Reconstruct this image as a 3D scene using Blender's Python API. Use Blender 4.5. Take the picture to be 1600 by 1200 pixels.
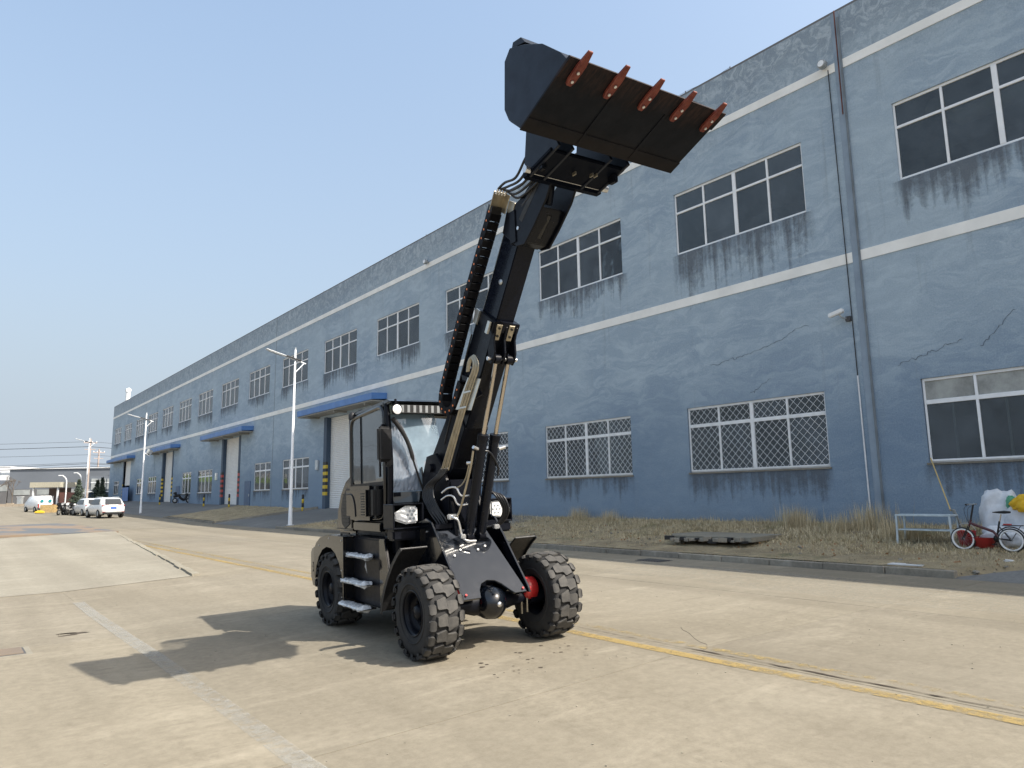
import bpy, bmesh, math, random
import numpy as np
from mathutils import Vector, Matrix
R = math.radians
random.seed(7)
for o in list(bpy.data.objects): bpy.data.objects.remove(o)
scn = bpy.context.scene
col = scn.collection

# ------------------------------------------------------------ camera
cam_d = bpy.data.cameras.new('camera'); cam = bpy.data.objects.new('camera', cam_d); col.objects.link(cam)
cam_d.sensor_width = 36; cam_d.lens = 36*1112.965/1600; cam_d.clip_end = 3000; cam_d.clip_start = .05
PITCH, YAW, ROLL = R(8.83103512), R(38.61853868), R(-0.93438105)
fw = Vector((math.sin(YAW)*math.cos(PITCH), math.cos(YAW)*math.cos(PITCH), math.sin(PITCH)))
rt = Vector((math.cos(YAW), -math.sin(YAW), 0)); up = rt.cross(fw)
r2 = rt*math.cos(ROLL)+up*math.sin(ROLL); u2 = -rt*math.sin(ROLL)+up*math.cos(ROLL)
m = Matrix((r2, u2, -fw)).transposed().to_4x4(); m.translation = (0, 0, 1.6)
cam.matrix_world = m
scn.camera = cam

# ------------------------------------------------------------ world and sun
SUN_EL, SUN_AZ = R(46.6), R(153.5)          # azimuth clockwise from +Y
w = bpy.data.worlds.new('World'); scn.world = w; w.use_nodes = True
nt = w.node_tree; nt.nodes.clear()
sky = nt.nodes.new('ShaderNodeTexSky'); sky.sky_type = 'NISHITA'; sky.sun_disc = False
sky.sun_elevation = SUN_EL; sky.sun_rotation = SUN_AZ
sky.altitude = 0; sky.air_density = 1.35; sky.dust_density = 8.0; sky.ozone_density = 2.8
bg = nt.nodes.new('ShaderNodeBackground'); bg.inputs[1].default_value = .15
wo = nt.nodes.new('ShaderNodeOutputWorld')
tc = nt.nodes.new('ShaderNodeTexCoord'); sx_ = nt.nodes.new('ShaderNodeSeparateXYZ'); nt.links.new(tc.outputs['Generated'], sx_.inputs[0])
hz = nt.nodes.new('ShaderNodeValToRGB'); nt.links.new(sx_.outputs[2], hz.inputs[0])
for p_, v_ in ((0.0, .95), (.10, .72), (.28, .38), (.6, .06), (1.0, 0)):
    e_ = hz.color_ramp.elements.new(p_); e_.color = (v_, v_, v_, 1)
hz.color_ramp.elements.remove(hz.color_ramp.elements[0]); hz.color_ramp.elements.remove(hz.color_ramp.elements[-1]) if len(hz.color_ramp.elements) > 5 else None
mxs = nt.nodes.new('ShaderNodeMix'); mxs.data_type = 'RGBA'; nt.links.new(hz.outputs[0], mxs.inputs[0]); mx0 = nt.nodes.new('ShaderNodeMix'); mx0.data_type = 'RGBA'; mx0.inputs[0].default_value = .32; nt.links.new(sky.outputs[0], mx0.inputs[6]); mx0.inputs[7].default_value = (1.75, 2.42, 3.20, 1)
nt.links.new(mx0.outputs[2], mxs.inputs[6]); mxs.inputs[7].default_value = (1.98, 2.26, 2.58, 1)
nt.links.new(mxs.outputs[2], bg.inputs[0]); nt.links.new(bg.outputs[0], wo.inputs[0])
sl = bpy.data.lights.new('sun', 'SUN'); sl.energy = 3.5; sl.angle = R(.53); sl.color = (1, .93, .82)
so = bpy.data.objects.new('sun', sl); col.objects.link(so)
sd = Vector((math.sin(SUN_AZ)*math.cos(SUN_EL), math.cos(SUN_AZ)*math.cos(SUN_EL), math.sin(SUN_EL)))
so.rotation_euler = sd.to_track_quat('Z', 'Y').to_euler(); so.location = sd*60
scn.view_settings.view_transform = 'Standard'; scn.view_settings.look = 'None'
scn.view_settings.exposure = 1.0; scn.view_settings.gamma = 1

# ------------------------------------------------------------ materials
class N:
    def __init__(s, name):
        s.m = bpy.data.materials.new(name); s.m.use_nodes = True; s.t = s.m.node_tree; s.t.nodes.clear()
        s.out = s.n('ShaderNodeOutputMaterial')
    def n(s, typ, ins=None, **k):
        x = s.t.nodes.new(typ)
        for a, b in k.items(): setattr(x, a, b)
        for a, b in (ins or {}).items():
            if isinstance(b, bpy.types.NodeSocket): s.t.links.new(b, x.inputs[a])
            else: x.inputs[a].default_value = b
        return x
    def pos(s): return s.n('ShaderNodeNewGeometry').outputs['Position']
    def objc(s): return s.n('ShaderNodeTexCoord').outputs['Object']
    def gen(s): return s.n('ShaderNodeTexCoord').outputs['Generated']
    def scale(s, v, sc, loc=(0, 0, 0), rot=(0, 0, 0)): return s.n('ShaderNodeMapping', {'Vector': v, 'Scale': sc, 'Location': loc, 'Rotation': rot}).outputs[0]
    def noise(s, v, sc, det=4, rough=.6, dist=0): return s.n('ShaderNodeTexNoise', {'Vector': v, 'Scale': sc, 'Detail': det, 'Roughness': rough, 'Distortion': dist}).outputs['Fac']
    def ramp(s, f, a, b, lo=0, hi=1): return s.n('ShaderNodeMapRange', {'Value': f, 'From Min': a, 'From Max': b, 'To Min': lo, 'To Max': hi}).outputs[0]
    def mixc(s, f, a, b, mode='MIX'):
        x = s.n('ShaderNodeMix', data_type='RGBA', blend_type=mode)
        for i, v in ((0, f), (6, a), (7, b)):
            if isinstance(v, bpy.types.NodeSocket): s.t.links.new(v, x.inputs[i])
            else: x.inputs[i].default_value = v if i == 0 else (*v, 1)
        return x.outputs[2]
    def math(s, op, a, b=0): return s.n('ShaderNodeMath', {0: a, 1: b}, operation=op).outputs[0]
    def bump(s, h, st=.3, d=.01): return s.n('ShaderNodeBump', {'Height': h, 'Strength': st, 'Distance': d}).outputs[0]
    def bsdf(s, col, rough=.5, metal=0, coat=0, normal=None, spec=.5, emit=None, es=0):
        x = s.n('ShaderNodeBsdfPrincipled')
        for nme, v in (('Base Color', col), ('Roughness', rough), ('Metallic', metal), ('Coat Weight', coat), ('Specular IOR Level', spec)):
            if isinstance(v, bpy.types.NodeSocket): s.t.links.new(v, x.inputs[nme])
            else: x.inputs[nme].default_value = (*v, 1) if nme == 'Base Color' else v
        if normal: s.t.links.new(normal, x.inputs['Normal'])
        if coat: x.inputs['Coat Roughness'].default_value = .04
        if emit: x.inputs['Emission Color'].default_value = (*emit, 1); x.inputs['Emission Strength'].default_value = es
        return x.outputs[0]
    def done(s, sh): s.t.links.new(sh, s.out.inputs[0]); return s.m

def simple(name, c, rough=.5, metal=0, coat=0, var=.12, sc=6, bump=.05, spec=.5, c2=None):
    k = N(name); v = k.objc()
    f = k.ramp(k.noise(v, sc, 5), .3, .7)
    cc = k.mixc(f, [x*(1-var) for x in c], c2 or [min(1, x*(1+var)) for x in c])
    r = k.ramp(k.noise(v, sc*2.3, 4), .3, .7, max(0, rough-.06), min(1, rough+.08))
    return k.done(k.bsdf(cc, r, metal, coat, k.bump(k.noise(v, sc*8, 3), bump, .01) if bump else None, spec))

def concrete(name, a, b, blotch=.5, rnd=True, stain=(.12, .105, .085)):
    k = N(name); p = k.pos()
    big = k.ramp(k.noise(p, .22, 5, .6, .6), .35, .65)
    c = k.mixc(big, a, b)
    st = k.ramp(k.noise(k.scale(p, (1.6, .35, 1)), .9, 7, .74, .4), .46, .68, 0, blotch)
    c = k.mixc(st, c, [x*.72 for x in a])
    wh = k.ramp(k.noise(k.scale(p, (.5, 1.7, 1), (9, 4, 0)), .9, 8, .74, .5), .53, .68, 0, .60)
    c = k.mixc(k.ramp(k.noise(k.scale(p, (.35, 2.6, 1), (2, 9, 0)), 1.7, 7, .75, .3), .55, .68, 0, .42), c, [x*.70 for x in a])
    c = k.mixc(wh, c, [min(.8, x*1.38) for x in b])
    fine = k.ramp(k.noise(p, 11, 8, .8), .34, .66)
    c = k.mixc(.34, c, k.mixc(fine, [x*.62 for x in a], [min(1, x*1.25) for x in b]))
    speck = k.ramp(k.noise(p, 45, 2, .5), .71, .76, 0, .55)
    c = k.mixc(speck, c, stain)
    trk = k.ramp(k.noise(k.scale(p, (.85, .025, 1), (3, 0, 0)), 1.0, 3, .55), .42, .62, 0, .30)
    c = k.mixc(trk, c, [x*.66 for x in a])
    if rnd:
        oi = k.n('ShaderNodeObjectInfo').outputs['Random']
        c = k.mixc(1, c, k.mixc(oi, (.93, .93, .94), (1.05, 1.04, 1.02)), 'MULTIPLY')
    h = k.math('ADD', k.noise(p, 60, 4, .7), k.math('MULTIPLY', k.noise(p, 3, 4), 1.2))
    return k.done(k.bsdf(c, .88, normal=k.bump(h, .35, .006), spec=.2))

M = {}
M['slab'] = concrete('road_concrete', (.212, .188, .144), (.272, .246, .196))
M['slab_light'] = concrete('pale_concrete', (.25, .23, .185), (.315, .295, .243), .35)
M['ground'] = concrete('yard_concrete', (.210, .188, .145), (.262, .238, .192), .6, False)
M['apron'] = concrete('apron_concrete', (.155, .158, .155), (.215, .217, .212), .5, False)
M['kerb'] = concrete('kerb_concrete', (.22, .20, .165), (.34, .315, .265), .9)

def wall_mat():
    k = N('blue_render'); p = k.pos()
    q = k.n('ShaderNodeVectorMath', {0: p, 1: k.n('ShaderNodeVectorMath', {0: k.n('ShaderNodeTexNoise', {'Vector': p, 'Scale': .9, 'Detail': 3}).outputs['Color'], 1: (.9, .9, .9)}, operation='MULTIPLY').outputs[0]}, operation='ADD').outputs[0]
    big = k.ramp(k.noise(q, .30, 5, .6), .36, .64)
    c = k.mixc(big, (0.261, 0.342, 0.437), (0.354, 0.439, 0.516))
    roll = k.ramp(k.noise(k.scale(q, (1, .45, 1.7)), 1.5, 6, .68, 1.0), .44, .62, 0, .7)
    c = k.mixc(roll, c, (0.441, 0.532, 0.604))
    mark = k.noise(k.scale(q, (1, .7, 1.1)), 4.2, 7, .78, 1.8)
    brush = k.math('MULTIPLY', k.ramp(mark, .54, .66, 0, .55), k.ramp(k.noise(p, .35, 3), .48, .62))
    c = k.mixc(brush, c, (0.520, 0.603, 0.661))
    z = k.n('ShaderNodeSeparateXYZ', {0: p}).outputs[2]
    low = k.ramp(k.math('ADD', z, k.math('MULTIPLY', k.noise(k.scale(p, (1, .5, 1)), .5, 4), 3.4)), 4.6, 7.6, .72, 0)
    c = k.mixc(low, c, (0.118, 0.186, 0.288))
    hi = k.ramp(k.math('ADD', z, k.math('MULTIPLY', k.noise(p, 1.2, 5, .7), 3)), 14.0, 16.2, 0, .75)
    c = k.mixc(hi, c, k.mixc(k.ramp(k.noise(q, 2.4, 6, .75, 1.5), .47, .6), (0.200, 0.243, 0.292), (0.434, 0.485, 0.531)))
    streak = k.ramp(k.noise(k.scale(p, (1, 3.2, .16), (0, 3, 0)), 1.2, 5, .65), .60, .74, 0, .45)
    c = k.mixc(streak, c, (0.208, 0.243, 0.278))
    foot = k.ramp(k.math('ADD', z, k.math('MULTIPLY', k.noise(p, 1.6, 5), .9)), .9, 1.55, .6, 0)
    c = k.mixc(foot, c, (0.173, 0.192, 0.207))
    fine = k.noise(p, 26, 5, .75)
    c = k.mixc(.16, c, k.mixc(k.ramp(fine, .35, .65), (0.139, 0.184, 0.239), (0.589, 0.669, 0.661)))
    h = k.math('ADD', k.noise(p, 18, 5, .7), k.math('MULTIPLY', k.noise(q, 2.2, 4), 1.6))
    return k.done(k.bsdf(c, .86, normal=k.bump(h, .5, .02), spec=.25))
M['wall'] = wall_mat()

def stain_mat():
    k = N('water_stain'); p = k.pos(); g = k.n('ShaderNodeSeparateXYZ', {0: k.gen()}).outputs
    n1 = k.math('ADD', k.math('MULTIPLY', k.noise(k.scale(p, (1, 4.2, .10)), 1.0, 5, .6), .62), k.math('MULTIPLY', k.noise(k.scale(p, (1, .42, .05), (0, 7.7, 0)), 1.0, 3, .6), .62))
    n2 = k.noise(k.scale(p, (1, 2.0, 1.6)), 2.2, 6, .7, .8)
    f = k.math('SUBTRACT', k.math('ADD', n1, k.math('MULTIPLY', n2, .35)), k.math('MULTIPLY', k.math('SUBTRACT', 1.0, g[2]), .40))
    side = k.math('MULTIPLY', k.ramp(g[1], 0, .06), k.ramp(g[1], 1, .94))
    a = k.math('MULTIPLY', k.math('MULTIPLY', k.ramp(f, .60, .80, 0, .62), side), k.ramp(g[2], 0, .1))
    sh = k.bsdf(k.mixc(k.noise(p, 3), (.10, .115, .14), (.16, .18, .205)), .9)
    mx = k.n('ShaderNodeMixShader', {0: a, 1: k.n('ShaderNodeBsdfTransparent').outputs[0], 2: sh}).outputs[0]
    return k.done(mx)
M['stain'] = stain_mat()

def glass(name, tint, trans, gl=.9, rough=.03, dirt=.0, ior=1.5, dirt_sheen_col=(.4, .4, .38)):
    k = N(name); p = k.pos()
    fr = k.n('ShaderNodeFresnel', {'IOR': ior}).outputs[0]
    tr = k.n('ShaderNodeBsdfTransparent', {'Color': (*tint, 1)}).outputs[0]
    di = k.n('ShaderNodeBsdfDiffuse', {'Color': (*dirt_sheen_col, 1)}).outputs[0]
    f = k.math('MULTIPLY', k.ramp(k.noise(p, 1.3, 5, .7), .3, .7, dirt*.6, dirt*1.4), k.ramp(k.n('ShaderNodeObjectInfo').outputs['Random'], 0, 1, .65, 1.35))
    base = k.n('ShaderNodeMixShader', {0: f, 1: tr, 2: di}).outputs[0]
    g = k.n('ShaderNodeBsdfGlossy', {'Color': (gl, gl, gl, 1), 'Roughness': rough, 'Normal': k.bump(k.noise(p, 1.1, 2), .15, .03)}).outputs[0]
    return k.done(k.n('ShaderNodeMixShader', {0: fr, 1: base, 2: g}).outputs[0])
M['pane'] = glass('window_glass', (.56, .60, .60), 1, dirt=.27, ior=1.42, dirt_sheen_col=(.20, .24, .28))
M['frost'] = glass('dusty_glass', (.3, .3, .3), 1, dirt=.72, dirt_sheen_col=(.40, .41, .39), ior=1.3)
M['cabglass'] = glass('cab_glass', (.62, .70, .70), 1, dirt=.14, ior=2.1, dirt_sheen_col=(.6, .7, .75))
M['screen'] = glass('windscreen_sky_sheen_glass', (.70, .80, .84), 1, dirt=.34, ior=1.9, dirt_sheen_col=(.50, .66, .80))  # blue diffuse share paints the bright sky reflection on the windscreen
M['carglass'] = glass('car_glass', (.02, .025, .03), 1, dirt=.03)

M['white'] = simple('white_render_band', (.84, .83, .79), .8, var=.08, sc=1.2)
M['upvc'] = simple('white_window_frame', (.82, .83, .84), .45, var=.08, sc=3)
M['dframe'] = simple('dark_window_edge', (.07, .07, .075), .6)
M['bench'] = simple('pale_blue_enamel', (.50, .58, .62), .45, .1, sc=5, var=.2)
M['steelgrey'] = simple('grey_steel', (.33, .36, .38), .5, .3, sc=5, var=.2)
M['galv'] = simple('galvanised_steel', (.52, .55, .57), .38, .6, var=.15, sc=4)
M['polew'] = simple('pole_white_paint', (.72, .74, .76), .4, sc=1)
M['canopy'] = simple('blue_canopy_steel', (.085, .20, .46), .45, var=.15, sc=1.2)
M['soffit'] = simple('canopy_soffit', (.30, .29, .26), .8)
M['jamb'] = simple('dark_blue_paint', (.045, .075, .12), .6, sc=2)
M['shutter'] = simple('shutter_white', (.78, .77, .74), .5, var=.06, sc=.9)
M['yellow'] = simple('hazard_yellow', (.62, .44, .03), .55, var=.2, sc=4)
M['hblack'] = simple('hazard_black', (.03, .03, .03), .6)
M['hred'] = simple('hazard_red', (.45, .06, .05), .55)
M['bdoor'] = simple('blue_door_paint', (.06, .11, .20), .5, sc=2)
M['inner'] = simple('interior_plaster', (.30, .30, .29), .9, sc=.6)
M['cream'] = simple('cream_duct', (.72, .66, .50), .6)
M['paint'] = simple('black_gloss_paint', (.002, .003, .0055), .15, 0, .38, var=.15, sc=9, bump=.004)
M['paintm'] = simple('black_satin_paint', (.005, .006, .010), .36, 0, .05, var=.25, sc=7, bump=.03, spec=.16)
M['boomp'] = simple('boom_paint', (.004, .0055, .010), .30, 0, .12, var=.2, sc=5, bump=.015, spec=.2)
M['bpaint'] = simple('bucket_paint', (.006, .010, .020), .42, 0, .0, var=.25, sc=3, bump=.03, spec=.3)
M['plast'] = simple('black_plastic', (.012, .012, .013), .5, var=.2, sc=12)
M['hose'] = simple('rubber_hose', (.012, .013, .016), .35, var=.2, sc=20)
M['chrome'] = simple('chrome_rod', (.60, .54, .47), .16, 1, var=.04, sc=3, bump=0)
M['zinc'] = simple('zinc_pipe', (.40, .36, .28), .34, .85, var=.2, sc=9)
M['alu'] = simple('brushed_aluminium', (.62, .63, .60), .4, .8, var=.1)
M['bolt'] = simple('steel_bolt', (.7, .7, .7), .3, .9)
M['red'] = simple('red_paint', (.42, .02, .02), .35, 0, .3)
M['orange'] = simple('orange_plastic', (.75, .22, .06), .5)
M['wrap'] = simple('plastic_wrap', (.62, .64, .66), .22, 0, .4, var=.3, sc=14, bump=.5)
M['led'] = simple('led_lens', (.85, .86, .85), .12, 0, 1, var=.2, sc=40, bump=.2)
M['seat'] = simple('seat_fabric', (.03, .03, .032), .8)
M['carw'] = simple('car_white_paint', (.78, .78, .77), .25, 0, .8, var=.02, bump=0)
M['tail'] = simple('tail_lamp', (.28, .01, .015), .2, 0, .6)
M['plate'] = simple('number_plate_blue', (.05, .14, .5), .4)
M['rubber2'] = simple('car_tyre', (.02, .02, .02), .8)
M['wood'] = simple('crate_wood', (.42, .30, .14), .8, var=.3, sc=8)
M['tooth'] = simple('red_tooth_paint', (.17, .020, .014), .55, var=.35, sc=16, bump=.2, c2=(.22, .055, .035))
M['farwall'] = simple('far_grey_cladding', (.155, .175, .205), .8, var=.08, sc=.2)
M['farwall2'] = simple('far_grey_wall', (.15, .15, .155), .85, var=.15, sc=.3)
M['farwin'] = simple('far_window', (.33, .35, .35), .4, var=.35, sc=.5)
M['bark'] = simple('bark', (.12, .10, .08), .9)
M['pine'] = simple('conifer_needles', (.045, .065, .045), .9, var=.4, sc=2)
M['bag'] = simple('white_woven_sack', (.62, .64, .67), .6, var=.12, sc=8, bump=.3)
M['jacket'] = simple('yellow_cloth', (.75, .45, .02), .7, sc=10, bump=.3)
M['green'] = simple('green_cloth', (.10, .34, .22), .7, sc=10, bump=.3)
M['mop'] = simple('mop_strands', (.30, .29, .26), .9, var=.3, sc=30)
M['bamboo'] = simple('bamboo_handle', (.55, .40, .16), .5, sc=6)
M['bucketred'] = simple('red_plastic', (.40, .03, .03), .4)
M['leaf'] = simple('dry_leaf', (.30, .16, .07), .8, var=.4, sc=7)
M['weed'] = simple('green_weed', (.07, .13, .04), .8, var=.4, sc=9)
M['paper'] = simple('paper_litter', (.65, .66, .66), .7)
M['iron'] = simple('cast_iron', (.10, .10, .10), .7, .4)
M['crack'] = simple('crack_dark', (.07, .055, .04), .95, sc=14, var=.5)
M['stain_line'] = simple('render_crack', (.10, .125, .155), .95, sc=9, var=.4)
M['conduit'] = simple('white_conduit', (.72, .73, .74), .4)
M['pipeg'] = simple('grey_downpipe', (.155, .18, .20), .7, sc=2, var=.25)
M['pipewood'] = simple('utility_pole', (.36, .30, .27), .85, sc=2)

def rubber():
    k = N('tyre_rubber'); p = k.objc()
    v = k.n('ShaderNodeSeparateXYZ', {0: p}).outputs
    dust = k.ramp(k.noise(p, 7, 5, .7), .35, .68)
    dark = k.mixc(k.ramp(k.noise(p, 4, 5, .6), .35, .65), (.016, .0165, .018), (.034, .033, .032))
    lug = k.mixc(dust, (.046, .045, .044), (.095, .090, .083))
    rr = k.math('SQRT', k.math('ADD', k.math('MULTIPLY', v[0], v[0]), k.math('MULTIPLY', v[2], v[2])))
    c = k.mixc(k.ramp(rr, .450, .463), dark, lug)
    return k.done(k.bsdf(c, .75, normal=k.bump(k.noise(p, 60, 4), .25, .004), spec=.35))
M['rubber'] = rubber()

def bucket_bottom():
    k = N('worn_bucket_steel'); p = k.objc()
    s = k.n('ShaderNodeSeparateXYZ', {0: p}).outputs
    c = k.mixc(k.ramp(k.noise(p, 2.5, 6, .7), .35, .65), (.006, .008, .012), (.014, .016, .022))
    rust = k.ramp(k.math('ADD', s[0], k.math('MULTIPLY', k.noise(k.scale(p, (1, 5, 1)), 2, 6, .75), .55)), 2.98, 3.20, 0, .62)
    rustc = k.mixc(k.ramp(k.noise(k.scale(p, (1, 6, 1)), 5, 6, .75), .4, .62), (.014, .013, .015), (.060, .034, .028))
    c = k.mixc(rust, c, rustc)
    heel = k.ramp(k.math('ADD', s[0], k.math('MULTIPLY', k.noise(p, 6, 5, .7), -.25)), 2.22, 2.36, .55, 0)
    c = k.mixc(heel, c, (.022, .017, .015))
    return k.done(k.bsdf(c, .6, .0, spec=.12, normal=k.bump(k.noise(p, 22, 5), .2, .006)))
M['worn'] = bucket_bottom()

def soil_mat():
    k = N('dry_verge_soil'); p = k.pos()
    c = k.mixc(k.ramp(k.noise(p, 1.3, 6, .7), .35, .65), (.24, .195, .125), (.45, .37, .235))
    c = k.mixc(k.ramp(k.noise(p, 7, 6, .75), .5, .65, 0, .8), c, (.36, .29, .17))
    c = k.mixc(k.ramp(k.noise(p, .7, 4, .6), .58, .70, 0, .6), c, (.14, .15, .07))
    c = k.mixc(k.ramp(k.noise(p, 20, 3), .62, .7), c, (.07, .055, .04))
    return k.done(k.bsdf(c, .95, normal=k.bump(k.noise(p, 14, 6, .8), 1, .05)))
M['soil'] = soil_mat()
def straw_mat():
    k = N('dry_grass'); oi = k.n('ShaderNodeNewGeometry').outputs['Random Per Island']
    c = k.mixc(oi, (.36, .29, .18), (.74, .63, .42))
    c = k.mixc(k.ramp(k.noise(k.pos(), .8, 3), .60, .70, 0, .55), c, (.12, .15, .05))
    return k.done(k.bsdf(c, .8, spec=.2))
M['straw'] = straw_mat()
def paint_line(name, c, cover, amax=.85):
    k = N(name); p = k.pos()
    a = k.ramp(k.math('ADD', k.noise(p, 9, 7, .8), k.math('MULTIPLY', k.noise(k.scale(p, (1, .4, 1)), 1.2, 4), .5)), cover, cover+.2, 0, amax)
    sh = k.bsdf(k.mixc(k.noise(p, 5), [x*.85 for x in c], c), .85)
    return k.done(k.n('ShaderNodeMixShader', {0: a, 1: k.n('ShaderNodeBsdfTransparent').outputs[0], 2: sh}).outputs[0])
M['yline'] = paint_line('yellow_road_paint', (.38, .275, .10), .60, .76)
M['yline2'] = paint_line('worn_yellow_road_paint', (.40, .30, .12), .68)
M['wline'] = paint_line('worn_white_road_paint', (.42, .42, .39), .60, .45)
M['pale'] = paint_line('pale_ground_tint', (.36, .33, .27), .66, .7)
M['pale_wide'] = paint_line('pale_patch_tint', (.40, .37, .30), .66, .38)
M['wet'] = paint_line('damp_spots', (.10, .09, .07), .60)
def deck():
    k = N('rusty_steel_deck'); p = k.pos()
    c = k.mixc(k.ramp(k.noise(k.scale(p, (1, .5, 1)), .35, 4, .6, .5), .44, .54), (.11, .12, .13), (.22, .165, .115))
    return k.done(k.bsdf(c, .8))
M['deck'] = deck()

# ------------------------------------------------------------ mesh helpers
class MB:
    def __init__(s): s.v = []; s.f = []; s.s = []
    def add(s, vs, fs, smooth=False):
        b = len(s.v); s.v += [tuple(x) for x in vs]; s.f += [tuple(b+i for i in f) for f in fs]; s.s += [smooth]*len(fs); return s
    def box(s, c, d, rot=None):
        x, y, z = [a/2 for a in d]; c = Vector(c)
        vs = [Vector((i*x, j*y, k*z)) for i in (-1, 1) for j in (-1, 1) for k in (-1, 1)]
        if rot is not None: vs = [rot @ v for v in vs]
        return s.add([c+v for v in vs], [(0, 1, 3, 2), (4, 6, 7, 5), (0, 4, 5, 1), (2, 3, 7, 6), (0, 2, 6, 4), (1, 5, 7, 3)])
    def bx(s, x0, x1, y0, y1, z0, z1): return s.box(((x0+x1)/2, (y0+y1)/2, (z0+z1)/2), (abs(x1-x0), abs(y1-y0), abs(z1-z0)))
    def bar(s, a, b, w, h, up=(0, 0, 1)):
        a = Vector(a); b = Vector(b); d = (b-a); L = d.length; d.normalize(); u = Vector(up)
        sd_ = d.cross(u); 
        if sd_.length < 1e-4: sd_ = d.cross(Vector((0, 1, 0)))
        sd_.normalize(); u = sd_.cross(d)
        return s.box((a+b)/2, (w, L, h), Matrix((sd_, d, u)).transposed())
    def prism(s, poly, y0, y1, axis='y'):
        # poly in (x,z) extruded along y (default); 'x': poly (y,z) along x ; 'z': poly (x,y) along z
        n = len(poly)
        def P(a, t):
            return {'y': (a[0], t, a[1]), 'x': (t, a[0], a[1]), 'z': (a[0], a[1], t)}[axis]
        vs = [P(a, y0) for a in poly]+[P(a, y1) for a in poly]
        fs = [tuple(range(n)), tuple(range(2*n-1, n-1, -1))]+[(i, n+i, n+(i+1) % n, (i+1) % n) for i in range(n)]
        return s.add(vs, fs)
    def tube(s, pts, r, seg=8, cap=True, smooth=True):
        pts = [Vector(p) for p in pts]; n = len(pts); vs = []; prev = None
        rs = r if isinstance(r, (list, tuple)) else [r]*n
        for i, p in enumerate(pts):
            d = (pts[min(i+1, n-1)]-pts[max(i-1, 0)]).normalized()
            if prev is None:
                a = d.orthogonal().normalized()
            else:
                a = (prev-d*prev.dot(d)); a = a.normalized() if a.length > 1e-6 else d.orthogonal().normalized()
            prev = a; b = d.cross(a)
            for k in range(seg):
                t = 2*math.pi*k/seg; vs.append(p+(a*math.cos(t)+b*math.sin(t))*rs[i])
        fs = [(i*seg+k, i*seg+(k+1) % seg, (i+1)*seg+(k+1) % seg, (i+1)*seg+k) for i in range(n-1) for k in range(seg)]
        s.add(vs, fs, smooth)
        if cap: 
            s.add(vs[:seg], [tuple(range(seg-1, -1, -1))]); s.add(vs[-seg:], [tuple(range(seg))])
        return s
    def lathe(s, prof, c, seg=32, axis='y', smooth=True):
        # prof list of (offset along axis, radius)
        vs = []; n = len(prof)
        for o, r in prof:
            for k in range(seg):
                t = 2*math.pi*k/seg; a, b = r*math.cos(t), r*math.sin(t)
                q = {'y': (a, o, b), 'x': (o, a, b), 'z': (a, b, o)}[axis]
                vs.append((c[0]+q[0], c[1]+q[1], c[2]+q[2]))
        fs = [(i*seg+k, i*seg+(k+1) % seg, (i+1)*seg+(k+1) % seg, (i+1)*seg+k) for i in range(n-1) for k in range(seg)]
        return s.add(vs, fs, smooth)
    def mesh(s, name, mt, bevel=0, seg=2):
        me = bpy.data.meshes.new(name); me.from_pydata(s.v, [], s.f)
        me.polygons.foreach_set('use_smooth', s.s)
        me.materials.append(mt)
        bm = bmesh.new(); bm.from_mesh(me)
        bmesh.ops.recalc_face_normals(bm, faces=bm.faces)
        if bevel:
            es = [e for e in bm.edges if len(e.link_faces) == 2 and e.calc_face_angle(0) > .6]
            bmesh.ops.bevel(bm, geom=es, offset=bevel, segments=seg, affect='EDGES', clamp_overlap=True)
            for f in bm.faces: f.smooth = f.smooth or False
        bm.to_mesh(me); bm.free(); me.update(); return me
    def build(s, name, mt, parent=None, loc=(0, 0, 0), bevel=0, seg=2, **k):
        return link(name, s.mesh(name, mt, bevel, seg), parent, loc, **k)

def link(name, me, parent=None, loc=(0, 0, 0), rot=(0, 0, 0), **k):
    o = bpy.data.objects.new(name, me); col.objects.link(o); o.parent = parent
    o.location = loc; o.rotation_euler = rot
    for a, b in k.items(): o[a] = b
    return o
def thing(name, label, cat, loc=(0, 0, 0), rz=0, group=None):
    o = bpy.data.objects.new(name, None); col.objects.link(o); o.location = loc; o.rotation_euler = (0, 0, rz)
    o['label'] = label; o['category'] = cat
    if group: o['group'] = group
    return o
def dup(o, parent=None):
    c = o.copy(); col.objects.link(c); c.parent = parent
    for ch in o.children: dup(ch, c)
    return c
def cr(pts, n=6):
    # Catmull-Rom
    P = [Vector(p) for p in pts]; P = [P[0]*2-P[1]]+P+[P[-1]*2-P[-2]]; out = []
    for i in range(1, len(P)-2):
        for k in range(n):
            t = k/n; a, b, c, d = P[i-1:i+3]
            out.append(.5*((2*b)+(c-a)*t+(2*a-5*b+4*c-d)*t*t+(3*b-a-3*c+d)*t**3))
    out.append(P[-2]); return out

# ------------------------------------------------------------ ground
def rise(y): return .012*max(0, y-45)
def G(x, y):
    z = 0 if x > 6.1 else max(-.028*(6.1-x), -.115)
    return z+rise(y)
XW = 19.0
def sheet(name, xs, ys, zf, mt, th=0, **k):
    b = MB(); nx = len(xs)
    vs = [(x, y, zf(x, y)) for y in ys for x in xs]
    fs = [(j*nx+i, j*nx+i+1, (j+1)*nx+i+1, (j+1)*nx+i) for j in range(len(ys)-1) for i in range(nx-1)]
    b.add(vs, fs)
    me = bpy.data.meshes.new(name); me.from_pydata(b.v, [], b.f); me.materials.append(mt); me.update()
    o = bpy.data.objects.new(name, me); col.objects.link(o)
    for a, c in k.items(): o[a] = c
    return o
sheet('ground', [-1500, -60, 2.0, 6.1, 14.2, 60, 1500], [-300, -6, 45, 60, 80, 100, 140, 300, 2500], lambda x, y: G(x, min(y, 150))-.014, M['ground'], kind='structure')
road = thing('road', '', ''); del road['label']; del road['category']; road['kind'] = 'structure'
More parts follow.
